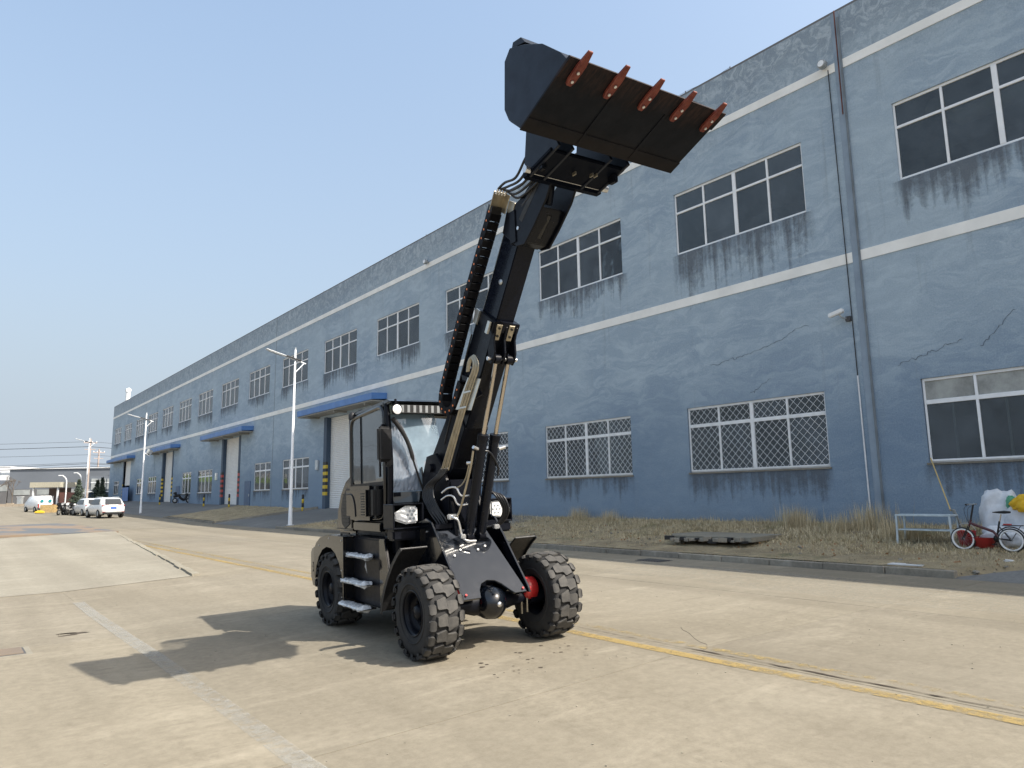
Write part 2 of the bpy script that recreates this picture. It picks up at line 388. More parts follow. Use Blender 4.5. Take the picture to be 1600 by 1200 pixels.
sx = [-16, -10, -4, 2.0, 6.12, 10.15, 14.2]; sy = [-6, -.4, 4.82, 10.6, 16.35, 22.5, 28.5, 34.5, 40.5, 46.5]
for i in range(len(sx)-1):
    for j in range(len(sy)-1):
        g = .004; gl = .0004 if sx[i] == 2.0 else g; gr_ = .0004 if sx[i+1] == 2.0 else g
        x0, x1, y0, y1 = sx[i]+gl, sx[i+1]-gr_, sy[j]+g, sy[j+1]-g
        b = MB(); dz = random.uniform(-.0015, .0015)
        q = [(x0, y0), (x1, y0), (x1, y1), (x0, y1)]
        b.add([(x, y, G(x, y)+dz) for x, y in q]+[(x, y, G(x, y)-.02) for x, y in q], [(0, 1, 2, 3), (0, 4, 5, 1), (1, 5, 6, 2), (2, 6, 7, 3), (3, 7, 4, 0)])
        b.build('slab', M['slab'], road)
# raised pale ramp and rusty deck on the left
def strip(pts, z=.005, n=1):
    b = MB(); b.add([(x, y, G(x, y)+z) for x, y in pts], [tuple(range(len(pts)))]); return b
ramp = MB(); L = [(-3.2, 16.4), (-1, 16.4), (2.0, 16.5), (4.5, 16.9)]; L2 = [(-3.2, 39.6), (-1, 39.6), (2, 39.6), (6.7, 39.6)]
vs = [(x, y, G(x, y)+.006) for x, y in L]+[(x, y, G(x, 39.6)+.16) for x, y in L2]
ramp.add(vs, [(0, 1, 5, 4), (1, 2, 6, 5), (2, 3, 7, 6), (3, 2, 1, 0)][:3]); ramp.add([vs[3], vs[7], (6.78, 39.6, 0), (4.56, 16.9, -.045)], [(0, 1, 2, 3)])
ramp.build('ramp', M['slab_light'], kind='structure')
dk = MB(); dk.box((1.9, 49, .03+.08), (10.2, 18.6, .10)); d_ = dk.build('steel_deck', M['deck'], kind='structure')
e = MB()
for k in range(26):
    t = k/26; t2 = (k+.93)/26; x0 = 4.55+2.2*t; x1 = 4.55+2.2*t2; y0 = 16.9+22.7*t; y1 = 16.9+22.7*t2; zz = -.030+.15*t
    o = random.uniform(-.03, .03)
    e.add([(x0-.06+o, y0, zz-.04), (x0+.10+o, y0, zz-.04), (x0+.10+o, y0, zz+.035), (x0-.06+o, y0, zz+.035), (x1-.06+o, y1, zz-.04), (x1+.10+o, y1, zz-.04), (x1+.10+o, y1, zz+.04), (x1-.06+o, y1, zz+.04)],
          [(0, 1, 2, 3), (7, 6, 5, 4), (0, 4, 5, 1), (1, 5, 6, 2), (2, 6, 7, 3), (3, 7, 4, 0)])
e.build('ramp_edge', M['slab_light'], kind='structure')
# painted lines: short pieces following the crown, slightly wandering
def line(x, y0, y1, w_, mt, name, z=.004, wob=.01):
    b = MB(); n = max(2, int((y1-y0)/.8)); vs = []
    for i in range(n+1):
        y = y0+(y1-y0)*i/n; o = math.sin(y*.9)*wob+math.sin(y*2.3)*wob*.5
        for s_ in (-1, 1):
            X_ = x+o+s_*w_/2; vs.append((X_, y, G(X_, y)+z))
    b.add(vs, [(2*i, 2*i+1, 2*i+3, 2*i+2) for i in range(n)])
    me = b.mesh(name, mt); o = link(name, me, kind='structure'); return o
line(5.955, .5, 45, .15, M['yline'], 'yellow_line')
line(6.36, .5, 45, .13, M['yline2'], 'yellow_line')
line(2.02, 3.2, 14.6, .17, M['wline'], 'white_line')
line(12.75, -2, 60, .5, M['pale'], 'pale_band', .003, .1)  # patchy paler strip of ground along the road edge
line(11.6, -3, 11, 1.7, M['pale_wide'], 'pale_patch', .0028, .2)  # wide patchy area of paler ground at the near end
# crack along the joint
ck = MB(); y = 1.0; vs = []; rr_ = random.Random(3)
while y < 13.5:
    wd = rr_.uniform(.001, .008)+(.010 if 2.5 < y < 4.9 and rr_.random() < .45 else 0); ox = 6.19+rr_.uniform(-.014, .014)
    vs += [(ox-wd, y, G(ox, y)+.006), (ox+wd, y, G(ox, y)+.006)]; y += rr_.uniform(.05, .16)
ck.add(vs, [(2*i, 2*i+1, 2*i+3, 2*i+2) for i in range(len(vs)//2-1)]); ck.build('crack', M['crack'], kind='structure')
# little spots of oil and damp near the front wheel, chips and grit
sp = MB()
for k in range(26):
    x = random.uniform(4.15, 5.5); y = random.uniform(5.35, 6.15); r_ = random.uniform(.008, .028)
    sp.add([(x+r_*math.cos(a)*random.uniform(.6, 1.5), y+r_*math.sin(a), G(x, y)+.003) for a in np.linspace(0, 5.5, 7)], [tuple(range(7))])
for k in range(5):
    x = 1.56+random.uniform(-.12, .12); y = 11.25+random.uniform(-.1, .1)
    sp.add([(x+.12*math.cos(a), y+.03*math.sin(a), G(x, y)+.003) for a in np.linspace(0, 5.5, 7)], [tuple(range(7))])
sp.build('damp_spots', M['crack'], kind='stuff')
hc = MB(); rr_ = random.Random(21)
for (x, y, a, n_) in ((6.2, 4.75, -.1, 14), (12.2, 7.5, 1.6, 12)):
    pts_ = []
    for _ in range(n_):
        pts_.append((x, y)); a += rr_.gauss(0, .32); L_ = rr_.uniform(.04, .16); x += L_*math.cos(a); y += L_*math.sin(a)
    for (xa, ya), (xb, yb) in zip(pts_, pts_[1:]):
        hc.bar((xa, ya, G(xa, ya)+.001), (xb, yb, G(xb, yb)+.001), rr_.uniform(.001, .0025), .003)
hc.build('hairline_cracks', M['crack'], kind='stuff')
gr = MB(); rr_ = random.Random(5)
for k in range(700):
    y = rr_.uniform(1.5, 22); x = rr_.uniform(-1, 13.5); r_ = rr_.uniform(.0025, .007)
    gr.box((x, y, G(x, y)+r_*.4), (r_*2, r_*rr_.uniform(1, 3), r_), Matrix.Rotation(rr_.uniform(0, 3), 3, 'Z'))
gr.build('grit', M['slab_light'], kind='stuff')

# apron + verge
def zA(x, y):
    t = (x-14.2)/(XW-14.2); return t*(.66 if y < 33 else .92)+rise(y)
sheet('apron', [14.2, 15.4, 16.6, 17.8, XW+.2], [-30, -10, 0, 5.2, 12, 20, 33, 37, 45, 60, 80, 100, 120], lambda x, y: zA(x, y)+.002, M['apron'], kind='structure')
rv = np.random.RandomState(4)
def verge(name, yfun0, yfun1, ny, top, noise=.05):
    xs = np.linspace(14.35, XW-.02, 14); b = MB(); vs = []
    for j in range(ny+1):
        for i, x in enumerate(xs):
            y = yfun0(x)+(yfun1(x)-yfun0(x))*j/ny
            edge = 0 if i == 0 else 1
            z = zA(x, min(y, 32.9) if y < 40 else y)+.03+(.12-.03)*max(0, 1-(x-14.35)/2.0)+edge*rv.uniform(-noise, noise)*.6
            if j in (0, ny): z = zA(x, y)-.02
            vs.append((x, y, z))
    n = len(xs)
    b.add(vs, [(j*n+i, j*n+i+1, (j+1)*n+i+1, (j+1)*n+i) for j in range(ny) for i in range(n-1)], True)
    me = bpy.data.meshes.new(name); me.from_pydata(b.v, [], b.f); me.polygons.foreach_set('use_smooth', [True]*len(b.f)); me.materials.append(M['soil']); me.update()
    return link(name, me, kind='structure')
verge('verge', lambda x: 5.3-.55*min(1.5, x-14.35)*0-(x-14.35)*1.0, lambda x: 37.6-(x-14.35)*.95, 160, 0)
verge('verge', lambda x: 49.5-(x-14.35)*1.2, lambda x: 62.5-(x-14.35)*.6, 50, 0)
kerb = thing('kerb', 'long weathered concrete kerb between the road and the dry grass verge', 'kerb', (14.275, 21, 0))
y = 5.3; kr = random.Random(2)
while y < 37.6:
    L_ = 1.22; b = MB(); b.box((0, L_/2, .055), (.15, L_-.012, .15))
    o = b.build('kerb_stone', M['kerb'], kerb, (kr.uniform(-.008, .008), y-21, kr.uniform(-.008, .006)), bevel=.012, seg=1)
    o.rotation_euler.z = kr.uniform(-.006, .006); y += L_
kerb2 = thing('kerb', 'short concrete kerb round the small verge island between the two shuttered driveways', 'kerb', (14.275, 49, 0))
y = 49.5
while y < 62:
    MB().box((0, .6, .055), (.15, 1.19, .15)).build('kerb_stone', M['kerb'], kerb2, (0, y-49, rise(y)), bevel=.012, seg=1); y += 1.22
b = MB()
for k in range(4):
    MB().bar((14.4+1.15*k-14.275, .35-1.4*k, .1+.22*k), (14.4+1.15*(k+1)-14.275, .35-1.4*(k+1)+.05, .1+.22*(k+1)), .14, .15).build('kerb_stone', M['kerb'], kerb2, (0, 0, 0), bevel=.01, seg=1)

# ------------------------------------------------------------ factory building
bld = thing('factory_building', 'long two storey factory with flaking blue render, two white bands and rows of windows', 'building', (XW, 60, .6))
BO = Vector(bld.location)
def bp(b, name, mt, parent=bld, bevel=0, **k):      # build from world coordinates as a child of the building
    b.v = [tuple(Vector(v)-BO) for v in b.v]; return b.build(name, mt, parent, bevel=bevel, **k)
S_ = 19/15.
upY = [5.84, 11.59, 17.26, 22.9, 28.6, 34.3, 40.1, 45.83, 51.59, 57.35, 63.0, 68.7, 74.2, 79.7, 85.4, 90.9]
UP = [((a-3.71)*S_, a*S_, 9.555, 11.73) for a in upY]
UP = [(5.84*S_-4.7-7.25, 5.84*S_-7.25, 9.555, 11.73)]+UP
LO = [(a0*S_, a1*S_, 2.21, 4.30) for a0, a1 in ((-3.6, .1), (2.13, 5.84), (7.82, 11.53), (13.48, 17.12), (19.04, 22.75), (24.8, 28.5), (35.9, 39.6), (41.45, 44.25), (52.9, 56.5), (58.35, 61.0))]
LO += [(88.3, 92.4, 2.4, 4.3), (95.8, 98.6, 2.4, 4.25), (109.9, 113.4, 2.5, 4.3)]
DO = [(38.3, 42.7, 0.9, 6.65), (59.9, 64.0, .95, 6.75), (81.4, 85.4, 1.2, 6.75), (102.6, 106.8, 1.5, 6.75)]
YN, YF, ZT = -34.0, 117.0, 15.14
openings = UP+LO+DO
ys = sorted(set([YN, YF]+[v for o in openings for v in o[:2]])); zs = sorted(set([-.4, ZT]+[v for o in openings for v in o[2:]]))
wb = MB()
for i in range(len(ys)-1):
    run = None
    for j in range(len(zs)-1):
        cy, cz = (ys[i]+ys[i+1])/2, (zs[j]+zs[j+1])/2
        if any(o[0] < cy < o[1] and o[2] < cz < o[3] for o in openings): continue
        wb.add([(XW, ys[i], zs[j]), (XW, ys[i+1], zs[j]), (XW, ys[i+1], zs[j+1]), (XW, ys[i], zs[j+1])], [(0, 3, 2, 1)])
TH = .32
for (a, c, z0, z1) in openings:
    for q in ([(a, z0), (c, z0)], [(c, z0), (c, z1)], [(c, z1), (a, z1)], [(a, z1), (a, z0)]):
        (p0, q0), (p1, q1) = q
        wb.add([(XW, p0, q0), (XW, p1, q1), (XW+TH, p1, q1), (XW+TH, p0, q0)], [(0, 1, 2, 3)])
wb.add([(XW, YF, -.4), (XW+28, YF, -.4), (XW+28, YF, ZT), (XW, YF, ZT), (XW, YN, -.4), (XW+28, YN, -.4), (XW+28, YN, ZT), (XW, YN, ZT)], [(0, 1, 2, 3), (7, 6, 5, 4), (1, 5, 6, 2)])
wb.v = [tuple(Vector(v)-BO) for v in wb.v]
me = bpy.data.meshes.new('wall'); me.from_pydata(wb.v, [], wb.f); me.materials.append(M['wall']); me.update()
link('wall', me, bld)
b = MB().bx(XW+.05, XW+28, YN, YF, ZT-1.1, ZT-.9); bp(b, 'roof', M['steelgrey'])
bp(MB().bx(XW+.002, XW+.28, YN, YF-.01, ZT+.002, ZT+.07), 'parapet_cap', M['farwall2'])
bp(MB().bx(XW+TH, XW+TH+.02, YN, YF, 8.2, 9.35).bx(XW+TH+.03, XW+10, YN, YF, 8.2, 8.4), 'upper_floor', M['inner'])
bp(MB().bx(XW+9, XW+9.2, YN, YF, 0, ZT-1.2), 'inner_wall', M['inner'])
for z0, z1 in ((13.37, 13.63), (7.71, 8.0)):
    nb = 12
    for i in range(nb):
        y0 = YN+(YF-YN)*i/nb; y1 = YN+(YF-YN)*(i+1)/nb
        bp(MB().bx(XW-.022, XW+.0, y0, y1-.004, z0, z1), 'white_band', M['white'])
# expansion joints, downpipe, cable, conduit
for yj in (52.2, 89.5, 95.7):
    bp(MB().bx(XW-.008, XW+.0, yj-.03, yj+.03, .6, ZT), 'expansion_joint', M['pipeg'])
bp(MB().bx(XW-.0255, XW, 8.55, 8.78, .5, ZT), 'joint_cover', simple('joint_grey', (.245, .305, .375), .8, sc=2, var=.12))
bp(MB().bx(XW-.05, XW-.0261, 8.55, 8.605, .5, ZT-.2), 'drainpipe', M['pipeg'])
bp(MB().tube([(XW-.03, 8.66, ZT+.05), (XW-.032, 8.665, 13.5), (XW-.035, 8.67, 12)], .016, 6), 'rust_run', simple('rust_stain', (.13, .045, .03), .9, sc=4, var=.5))
bp(MB().tube([(XW-.03, 8.98, 13.5), (XW-.04, 8.95, 9), (XW-.03, 8.93, 4.6)], .014, 5), 'cable', M['plast'])
bp(MB().tube([(XW-.03, 8.93, 4.6), (XW-.03, 8.92, .9)], .02, 6), 'conduit', M['conduit'])
# roof edge wires and studs
for yy in (12.2, 14, 16.5, 31, 44, 70):
    bp(MB().bx(XW+.1, XW+.12, yy, yy+.03, ZT+.07, ZT+.20), 'roof_stud', M['dframe'])
bp(MB().tube([(XW+.11, 12.2, ZT+.18), (XW+.11, 13, ZT+.1), (XW+.11, 14, ZT+.18), (XW+.11, 16.5, ZT+.12)], .005, 4), 'roof_wire', M['dframe'])
ch = MB(); ch.tube([(XW+1, 113.2, 14.2), (XW+1, 113.2, 17.2)], .3, 12).tube([(XW+1, 112.8, 17.25), (XW+1, 113.6, 17.3)], .35, 8)
bp(ch, 'roof_vent', M['polew'])

# windows
def frame_mesh(W, H, cols_, tr, heavy, jw=.05, big=.12):
    b = MB(); D = .05
    b.bx(-D, 0, 0, jw, 0, H).bx(-D, 0, W-jw, W, 0, H).bx(-D-.003, 0, jw, W-jw, 0, jw).bx(-D-.003, 0, jw, W-jw, H-jw-.02, H)
    b.bx(-D-.006, 0, jw, W-jw, tr-.035*heavy, tr+.035*heavy)
    for i in range(1, cols_):
        ww = big/2 if i == cols_//2 else .03
        b.bx(-D-.012, 0, W*i/cols_-ww, W*i/cols_+ww, jw, H-jw-.02)
    return b
def pane_mesh(w_, h_): 
    b = MB(); b.bx(-.004, .004, 0, w_, 0, h_); return b
def make_win(y0, y1, z0, z1, cols_=4, trf=.34, kind='upper', grille=False, frost=False, narrow=False):
    W, H = y1-y0, z1-z0; tr = H*(1-trf)
    key = (round(W, 1), round(H, 1), cols_, kind)
    wn = MB(); 
    # window part = its outer trim
    wn.bx(-.02, 0, -.0, W, -.03, 0)
    win = wn.build('window', M['upvc'], bld, tuple(Vector((XW+.10, y0, z0+.03))-BO))
    if key not in make_win.c:
        make_win.c[key] = (frame_mesh(W, H-.03, cols_, tr, 1.5 if kind == 'lower' else 1).mesh('frame', M['upvc'], bevel=.006, seg=1),
                           pane_mesh(W/cols_-.07, tr-.09).mesh('pane', M['pane']), pane_mesh(W/cols_-.07, H-tr-.14).mesh('pane', M['pane']),
                           pane_mesh(W/cols_-.07, H-tr-.14).mesh('pane', M['frost']))
    fm, p1, p2, p3 = make_win.c[key]
    link('frame', fm, win, (.0, 0, 0))
    for i in range(cols_):
        a = link('pane', p1, win, (-.02, W*i/cols_+.035, .05)); a.rotation_euler.z = random.uniform(-.006, .006)
        a = link('pane', p3 if frost else p2, win, (-.02, W*i/cols_+.035, tr+.05)); a.rotation_euler.z = random.uniform(-.006, .006)
    if frost and not grille:
        MB().bx(-.0, .03, W*.62, W*.62+.05, .05, tr-.03).bx(0, .03, W*.86, W*.86+.05, .05, tr-.03).build('sash', M['upvc'], win)
    if grille:
        g = MB(); st = .25; r_ = .0045; w0, h0 = W-.04, H-.06
        def clip(c, sg):
            # line z = sg*y + c inside rect
            pts = []
            for yy in (.02, w0):
                zz = sg*yy+c
                if 0.02 <= zz <= h0: pts.append((yy, zz))
            for zz in (.02, h0):
                yy = (zz-c)/sg
                if .02 < yy < w0: pts.append((yy, zz))
            pts = sorted(set((round(p[0], 4), round(p[1], 4)) for p in pts)); return (pts[0], pts[-1]) if len(pts) > 1 else None
        c = -w0*1.1
        while c < h0+w0*1.1:
            for sg in (1.05, -1.05):
                r = clip(c, sg)
                if r: g.bar((-.075-(.009 if sg > 0 else 0), *r[0]), (-.075-(.009 if sg > 0 else 0), *r[1]), .007, .007, (1, 0, 0))
            c += st
        g.build('grille', M['upvc'], win)
    return win
make_win.c = {}
for i, (a, c, z0, z1) in enumerate(UP):
    make_win(a, c, z0, z1, 4, .33, 'upper')
for i, (a, c, z0, z1) in enumerate(LO):
    make_win(a, c, z0, z1, 4 if c-a > 3.9 else 3 if i != 11 else 2, .30, 'lower', grille=(2 <= i <= 5), frost=(i in (1, 0)))
# sills
for (a, c, z0, z1) in LO:
    bp(MB().bx(XW-.03, XW+.08, a-.04, c+.04, z0-.05, z0+.001), 'sill', M['kerb'])
# water stains below windows (thin dirt film on the render)
rs = random.Random(11)
def stain(y0, y1, z0, z1):
    b = MB(); b.add([(XW-.004, y0, z0), (XW-.004, y1, z0), (XW-.004, y1, z1), (XW-.004, y0, z1)], [(0, 3, 2, 1)]); bp(b, 'water_stain', M['stain'])
for i, (a, c, z0, z1) in enumerate(UP):
    stain(a-.25, c+.2, z0-rs.uniform(1.5, 1.8) if i != 2 else z0-3.2, z0)
for i, (a, c, z0, z1) in enumerate(LO[:11]):
    stain(a-.1, c+.15, .7, z0-.05)
# cracks in render
def crackline(y0, z0, y1, z1, n=26, seed=1, amp=.07):
    r = random.Random(seed); b = MB(); pts = []
    n *= 2; wz_ = 0
    for i in range(n+1):
        t = i/n; wz_ = wz_*.85+r.gauss(0, amp*.35); pts.append((XW-.005, y0+(y1-y0)*t+r.uniform(-amp, amp)*.25, z0+(z1-z0)*t+wz_))
    for p, q in zip(pts, pts[1:]): b.bar(p, q, .004, r.uniform(.003, .014), (0, 0, 1))
    bp(b, 'wall_crack', M['stain_line'])
crackline(13.6, 5.55, 10.2, 6.15, 30, 2); crackline(7.9, 4.7, 6.4, 5.1, 16, 4, .1); crackline(12.2, 4.6, 11.5, 4.9, 8, 5, .1); crackline(6.0, 4.9, 5.2, 5.6, 9, 6, .08)
# cream ducts seen low through the second upper window
bp(MB().tube([(XW+1.3, 6.9, 11.9), (XW+1.3, 6.2, 11.25), (XW+1.3, 4.6, 11.35), (XW+1.5, 2, 11.3)], .22, 10), 'indoor_duct', M['cream'])
bp(MB().tube([(XW+1.2, 13.2, 9.15), (XW+1.2, 11.8, 9.75), (XW+1.2, 11.2, 9.7)], .20, 10).tube([(XW+1.2, 10.9, 9.6), (XW+1.2, 9.9, 9.85), (XW+1.2, 9.2, 9.85)], .17, 10), 'indoor_duct', M['cream'])
# shuttered doors
def shutter(y0, y1, z0, z1, stripes, full=True):
    b = MB(); n = int((z1-z0)/.115); X_ = XW+.30
    vs = []; 
    for i in range(n):
        za = z0+(z1-z0)*i/n; zb = z0+(z1-z0)*(i+1)/n
        b.add([(X_-.02, y0, za), (X_-.02, y1, za), (X_-.045, y1, (za+zb)/2), (X_-.045, y0, (za+zb)/2), (X_-.02, y1, zb-.008), (X_-.02, y0, zb-.008), (X_, y1, zb), (X_, y0, zb)], [(0, 1, 2, 3), (3, 2, 4, 5), (5, 4, 6, 7)])
    bp(b, 'shutter', M['shutter'])
    bp(MB().bx(XW-.03, XW+.26, y1-.001, y1+.45, z0-.3, z1+.02), 'door_jamb', M['jamb']); bp(MB().bx(XW-.03, XW+.26, y0-.45, y0+.001, z0-.3, z1+.02), 'door_jamb', M['jamb'])
    for k in range(5):
        for yy in ((y1, y1+.45), (y0-.45, y0)):
            bp(MB().bx(XW-.034, XW+.1, yy[0]-.004, yy[1]+.004, z0+.85+.42*k, z0+1.06+.42*k), 'hazard_stripe', stripes)
            bp(MB().bx(XW-.033, XW+.1, yy[0]-.003, yy[1]+.003, z0+1.06+.42*k, z0+1.27+.42*k), 'hazard_stripe', M['hblack'])
for i, d in enumerate(DO):
    if i == 3:
        bp(MB().bx(XW+.2, XW+.25, d[0], d[1], 3.6, d[3]), 'shutter', M['shutter'])
        bp(MB().bx(XW-.03, XW+.26, d[1], d[1]+.45, 1, d[3]), 'door_jamb', M['jamb'])
        for k in range(5): bp(MB().bx(XW-.034, XW+.1, d[1], d[1]+.454, 1.9+.42*k, 2.1+.42*k), 'hazard_stripe', M['yellow'])
        bp(MB().bx(XW-.6, XW-.55, d[0]-2.5, d[0]+1.2, 1.6, 3.3), 'blue_gate', M['canopy'])
    else: shutter(*d, M['hred'] if i == 1 else M['yellow'])
# canopies
for i, (a, c) in enumerate(((34.9, 45.4), (56.5, 68.0), (78.5, 90.4), (100.3, 114.4))):
    zt = 7.30; b = MB(); xo = XW-.95
    b.prism([(XW-.002, zt), (XW-.002, zt-.34), (xo, zt-.42), (xo, zt-.05)], a, c); bp(b, 'canopy', M['canopy'], bevel=.01)
    bp(MB().bx(xo+.05, XW-.01, a+.06, c-.06, zt-.50, zt-.43), 'soffit', M['soffit'])
    for k in range(3): bp(MB().bx(xo+.1, XW-.01, a+1+k*4, a+1.1+k*4, zt-.62, zt-.5), 'bracket', M['soffit'])
for a, c, z in ((56.7, 58.05, 3.0), (77.9, 79.3, 3.0)):
    d_ = bp(MB().bx(XW-.05, XW+.0, a, c, .8, z), 'side_door', M['bdoor'], bevel=.01)
    bp(MB().bx(XW-.09, XW-.05, a+.15, a+.2, 1.8, 2.0), 'handle', M['galv'], d_)
# things on the wall
def place(o, base):   # empty for a wall-mounted thing
    return o
cc = thing('security_camera', 'white bullet security camera on the blue wall beside the long downpipe', 'security camera', (XW, 9.12, 6.2))
MB().box((-.28, .12, .14), (.14, .42, .12), Matrix.Rotation(R(-12), 3, 'X')).build('housing', M['carw'], cc, bevel=.02)
MB().tube([(0, -.05, 0), (-.2, 0, .0), (-.25, .05, .09)], .025, 6).build('arm', M['galv'], cc)
MB().box((-.03, -.08, -.02), (.08, .14, .14)).build('junction_box', M['dframe'], cc, bevel=.01)
def walllight(y, z, label):
    t = thing('flood_light', label, 'lamp', (XW, y, z))
    MB().lathe([(-.28, .10), (-.26, .13), (-.12, .13), (-.1, .05), (0, .05)], (0, 0, 0), 12, 'x').build('lamp_body', M['steelgrey'], t)
    MB().lathe([(-.285, .0), (-.283, .095)], (0, 0, 0), 12, 'x').build('lens', M['led'], t)
walllight(9.05, 13.65, 'round flood light at the upper white band beside the rusty pipe')
walllight(30.6, 13.65, 'small flood light on the upper white band left of the raised boom')
for y_, z_, lb in ((44.0, 3.7, 'small grey meter box on the wall left of the nearest shutter'), (65.6, 3.6, 'white notice board beside the red and black striped jamb')):
    t = thing('wall_box', lb, 'sign', (XW, y_, z_))
    MB().box((-.06, 0, 0), (.12, .42, .62)).build('panel', M['galv'] if y_ < 50 else M['carw'], t, bevel=.01)
    MB().box((-.13, .0, -.2), (.02, .2, .1)).build('tag', M['paper'], t)
# bollards
for i, (x, y, lb) in enumerate(((18.3, 44.6, 'yellow and black bollard left of the nearest roller shutter'), (18.3, 59.6, 'thin bollard in front of the middle white shutter right side'), (18.2, 66.3, 'thin bollard left of the red striped door jamb'), (18.0, 81.5, 'thin bollard before the third shutter'), (18.0, 90.5, 'thin bollard left of the third shutter'))):
    t = thing('bollard', lb, 'bollard', (x, y, zA(x, y)-.02), 0, 'striped bollards at the factory doors')
    for k in range(4): MB().lathe([(k*.26, 0), (k*.26, .075), ((k+1)*.26-.002, .075), ((k+1)*.26-.002, 0)], (0, 0, 0), 12, 'z').build('band', M['yellow'] if k % 2 == 0 or False else M['hblack'], t)
    MB().lathe([(1.04, .075), (1.07, .05), (1.08, 0)], (0, 0, 0), 12, 'z').build('cap', M['hblack'], t)
mb_ = thing('parked_scooter', 'small dark motor scooter parked against the factory wall', 'scooter', (18.4, 74.5, .95+rise(74)))

# ------------------------------------------------------------ street lamps
def street_lamp(x, y, z, H, label, panel=False):
    t = thing('street_lamp', label, 'street lamp', (x, y, z), 0, 'solar street lamps along the kerb')
    MB().lathe([(0, .0), (0, .19), (.02, .19), (.02, .11), (.9, .10), (.92, .085), (H, .05), (H, 0)], (0, 0, 0), 14, 'z').build('pole', M['polew'], t)
    MB().tube([(.62, 0, H-.74), (0, 0, H-.57), (-.6, 0, H-.42)], [.035, .04, .035], 8).build('arm', M['polew'], t)
    MB().tube([(.05, 0, H-1.25), (.52, 0, H-.72)], .03, 8).build('brace', M['polew'], t)
    hd = MB(); rm = Matrix.Rotation(R(14), 3, 'Y')
    hd.box((-1.08, 0, H-.28), (1.15, .26, .05), rm); hd.build('lamp_head', M['polew'], t, bevel=.02)
    MB().box((-1.08, 0, H-.32), (.8, .2, .03), rm).build('lens', M['galv'], t)
    MB().box((-.1, 0, H-.50), (.9, .30, .03), rm).build('solar_panel', M['dframe'], t)
    MB().tube([(0, 0, H), (0, 0, H+.12)], .045, 8).build('sensor', M['galv'], t)
    if panel:
        MB().box((.45, 0, H-3.6), (.5, .05, .42), Matrix.Rotation(R(25), 3, 'Y')).build('small_panel', M['steelgrey'], t)
        MB().tube([(0, 0, H-3.7), (.5, 0, H-4.0)], .03, 6).build('small_bracket', M['polew'], t)
    return t
street_lamp(14.8, 37.7, .18, 9.55, 'tall white solar street lamp nearest the loader, at the kerb end')
street_lamp(14.8, 74.2, .22, 9.55, 'white street lamp with small side panel beside the parked white SUV', True)
street_lamp(14.8, 107, .5, 9.3, 'farthest of the three white street lamps, in front of the wooden pole')
for x, y, zt, zb, lb in ((12.5, 106.2, 4.9, .8, 'small curved white lamp post near the gatehouse'), (14.7, 110.8, 5.4, .8, 'small curved white lamp post behind the conifer')):
    t = thing('lamp_post', lb, 'lamp post', (x, y, zb))
    MB().tube(cr([(0, 0, 0), (0, 0, (zt-zb)*.7), (-.1, 0, (zt-zb)*.9), (-.5, 0, zt-zb)]), .08, 8).build('pole', M['polew'], t)
    MB().box((-.7, 0, zt-zb), (.5, .2, .1)).build('lamp_head', M['polew'], t, bevel=.02)
# utility poles and wires
for x, y, h, lb in ((19.3, 138.5, 11.6, 'brown utility pole behind the farthest street lamp'), (23.2, 155.5, 11.0, 'slender grey utility pole right of the brown one')):
    t = thing('utility_pole', lb, 'utility pole', (x, y, .5), 0, 'utility poles')
    MB().tube([(0, 0, 0), (0, 0, h)], [.22, .14], 10).build('pole', M['pipewood'], t)
    MB().box((0, 0, h-.7), (2.0, .14, .14)).build('crossarm', M['pipewood'], t); MB().box((0, 0, h-1.8), (1.6, .14, .12)).build('crossarm', M['pipewood'], t)
    for k in (-.9, -.3, .3, .9): MB().lathe([(0, .06), (.1, .08), (.22, .03), (.25, 0)], (k, 0, h-.62), 8, 'z').build('insulator', M['polew'], t)
for k, (z0, z1, o, r_) in enumerate(((12.0, 11.6, 0, .03), (11.1, 10.8, .6, .05), (10.8, 9.4, 0, .03), (8.1, 8.1, .3, .035), (7.3, 7.9, 0, .05), (6.7, 7.5, 0, .05))):
    t = MB().tube([(19.2+(-110)*s, 138.6+34*s+o, z1+(z0-z1)*s-1.8*math.sin(math.pi*s)) for s in np.linspace(0, 1, 14)], r_, 4).build('overhead_wire', M['hblack'])
    t['label'] = ['thin top overhead wire crossing left from the brown pole', 'second overhead wire from the top, thicker', 'third overhead wire from the top, thin one', 'fourth overhead wire below the gap', 'fifth overhead wire, a thick sagging cable', 'lowest sagging overhead cable above the far roof'][k]; t['category'] = 'wire'; t['group'] = 'overhead wires'
    t2 = MB().tube([(19.2+70*s, 138.6-10*s+o, z1-1.5*math.sin(math.pi*s)) for s in np.linspace(0, 1, 8)], r_, 4).build('wire_run', M['hblack'], t)

# ------------------------------------------------------------ far buildings
fb = thing('warehouse', 'long low dark grey warehouse across the far end of the road', 'building', (-10, 166, 1.0))
dx = Vector((11.75, -8.6, 0)).normalized(); rz = math.atan2(dx.y, dx.x)
fb.rotation_euler.z = rz
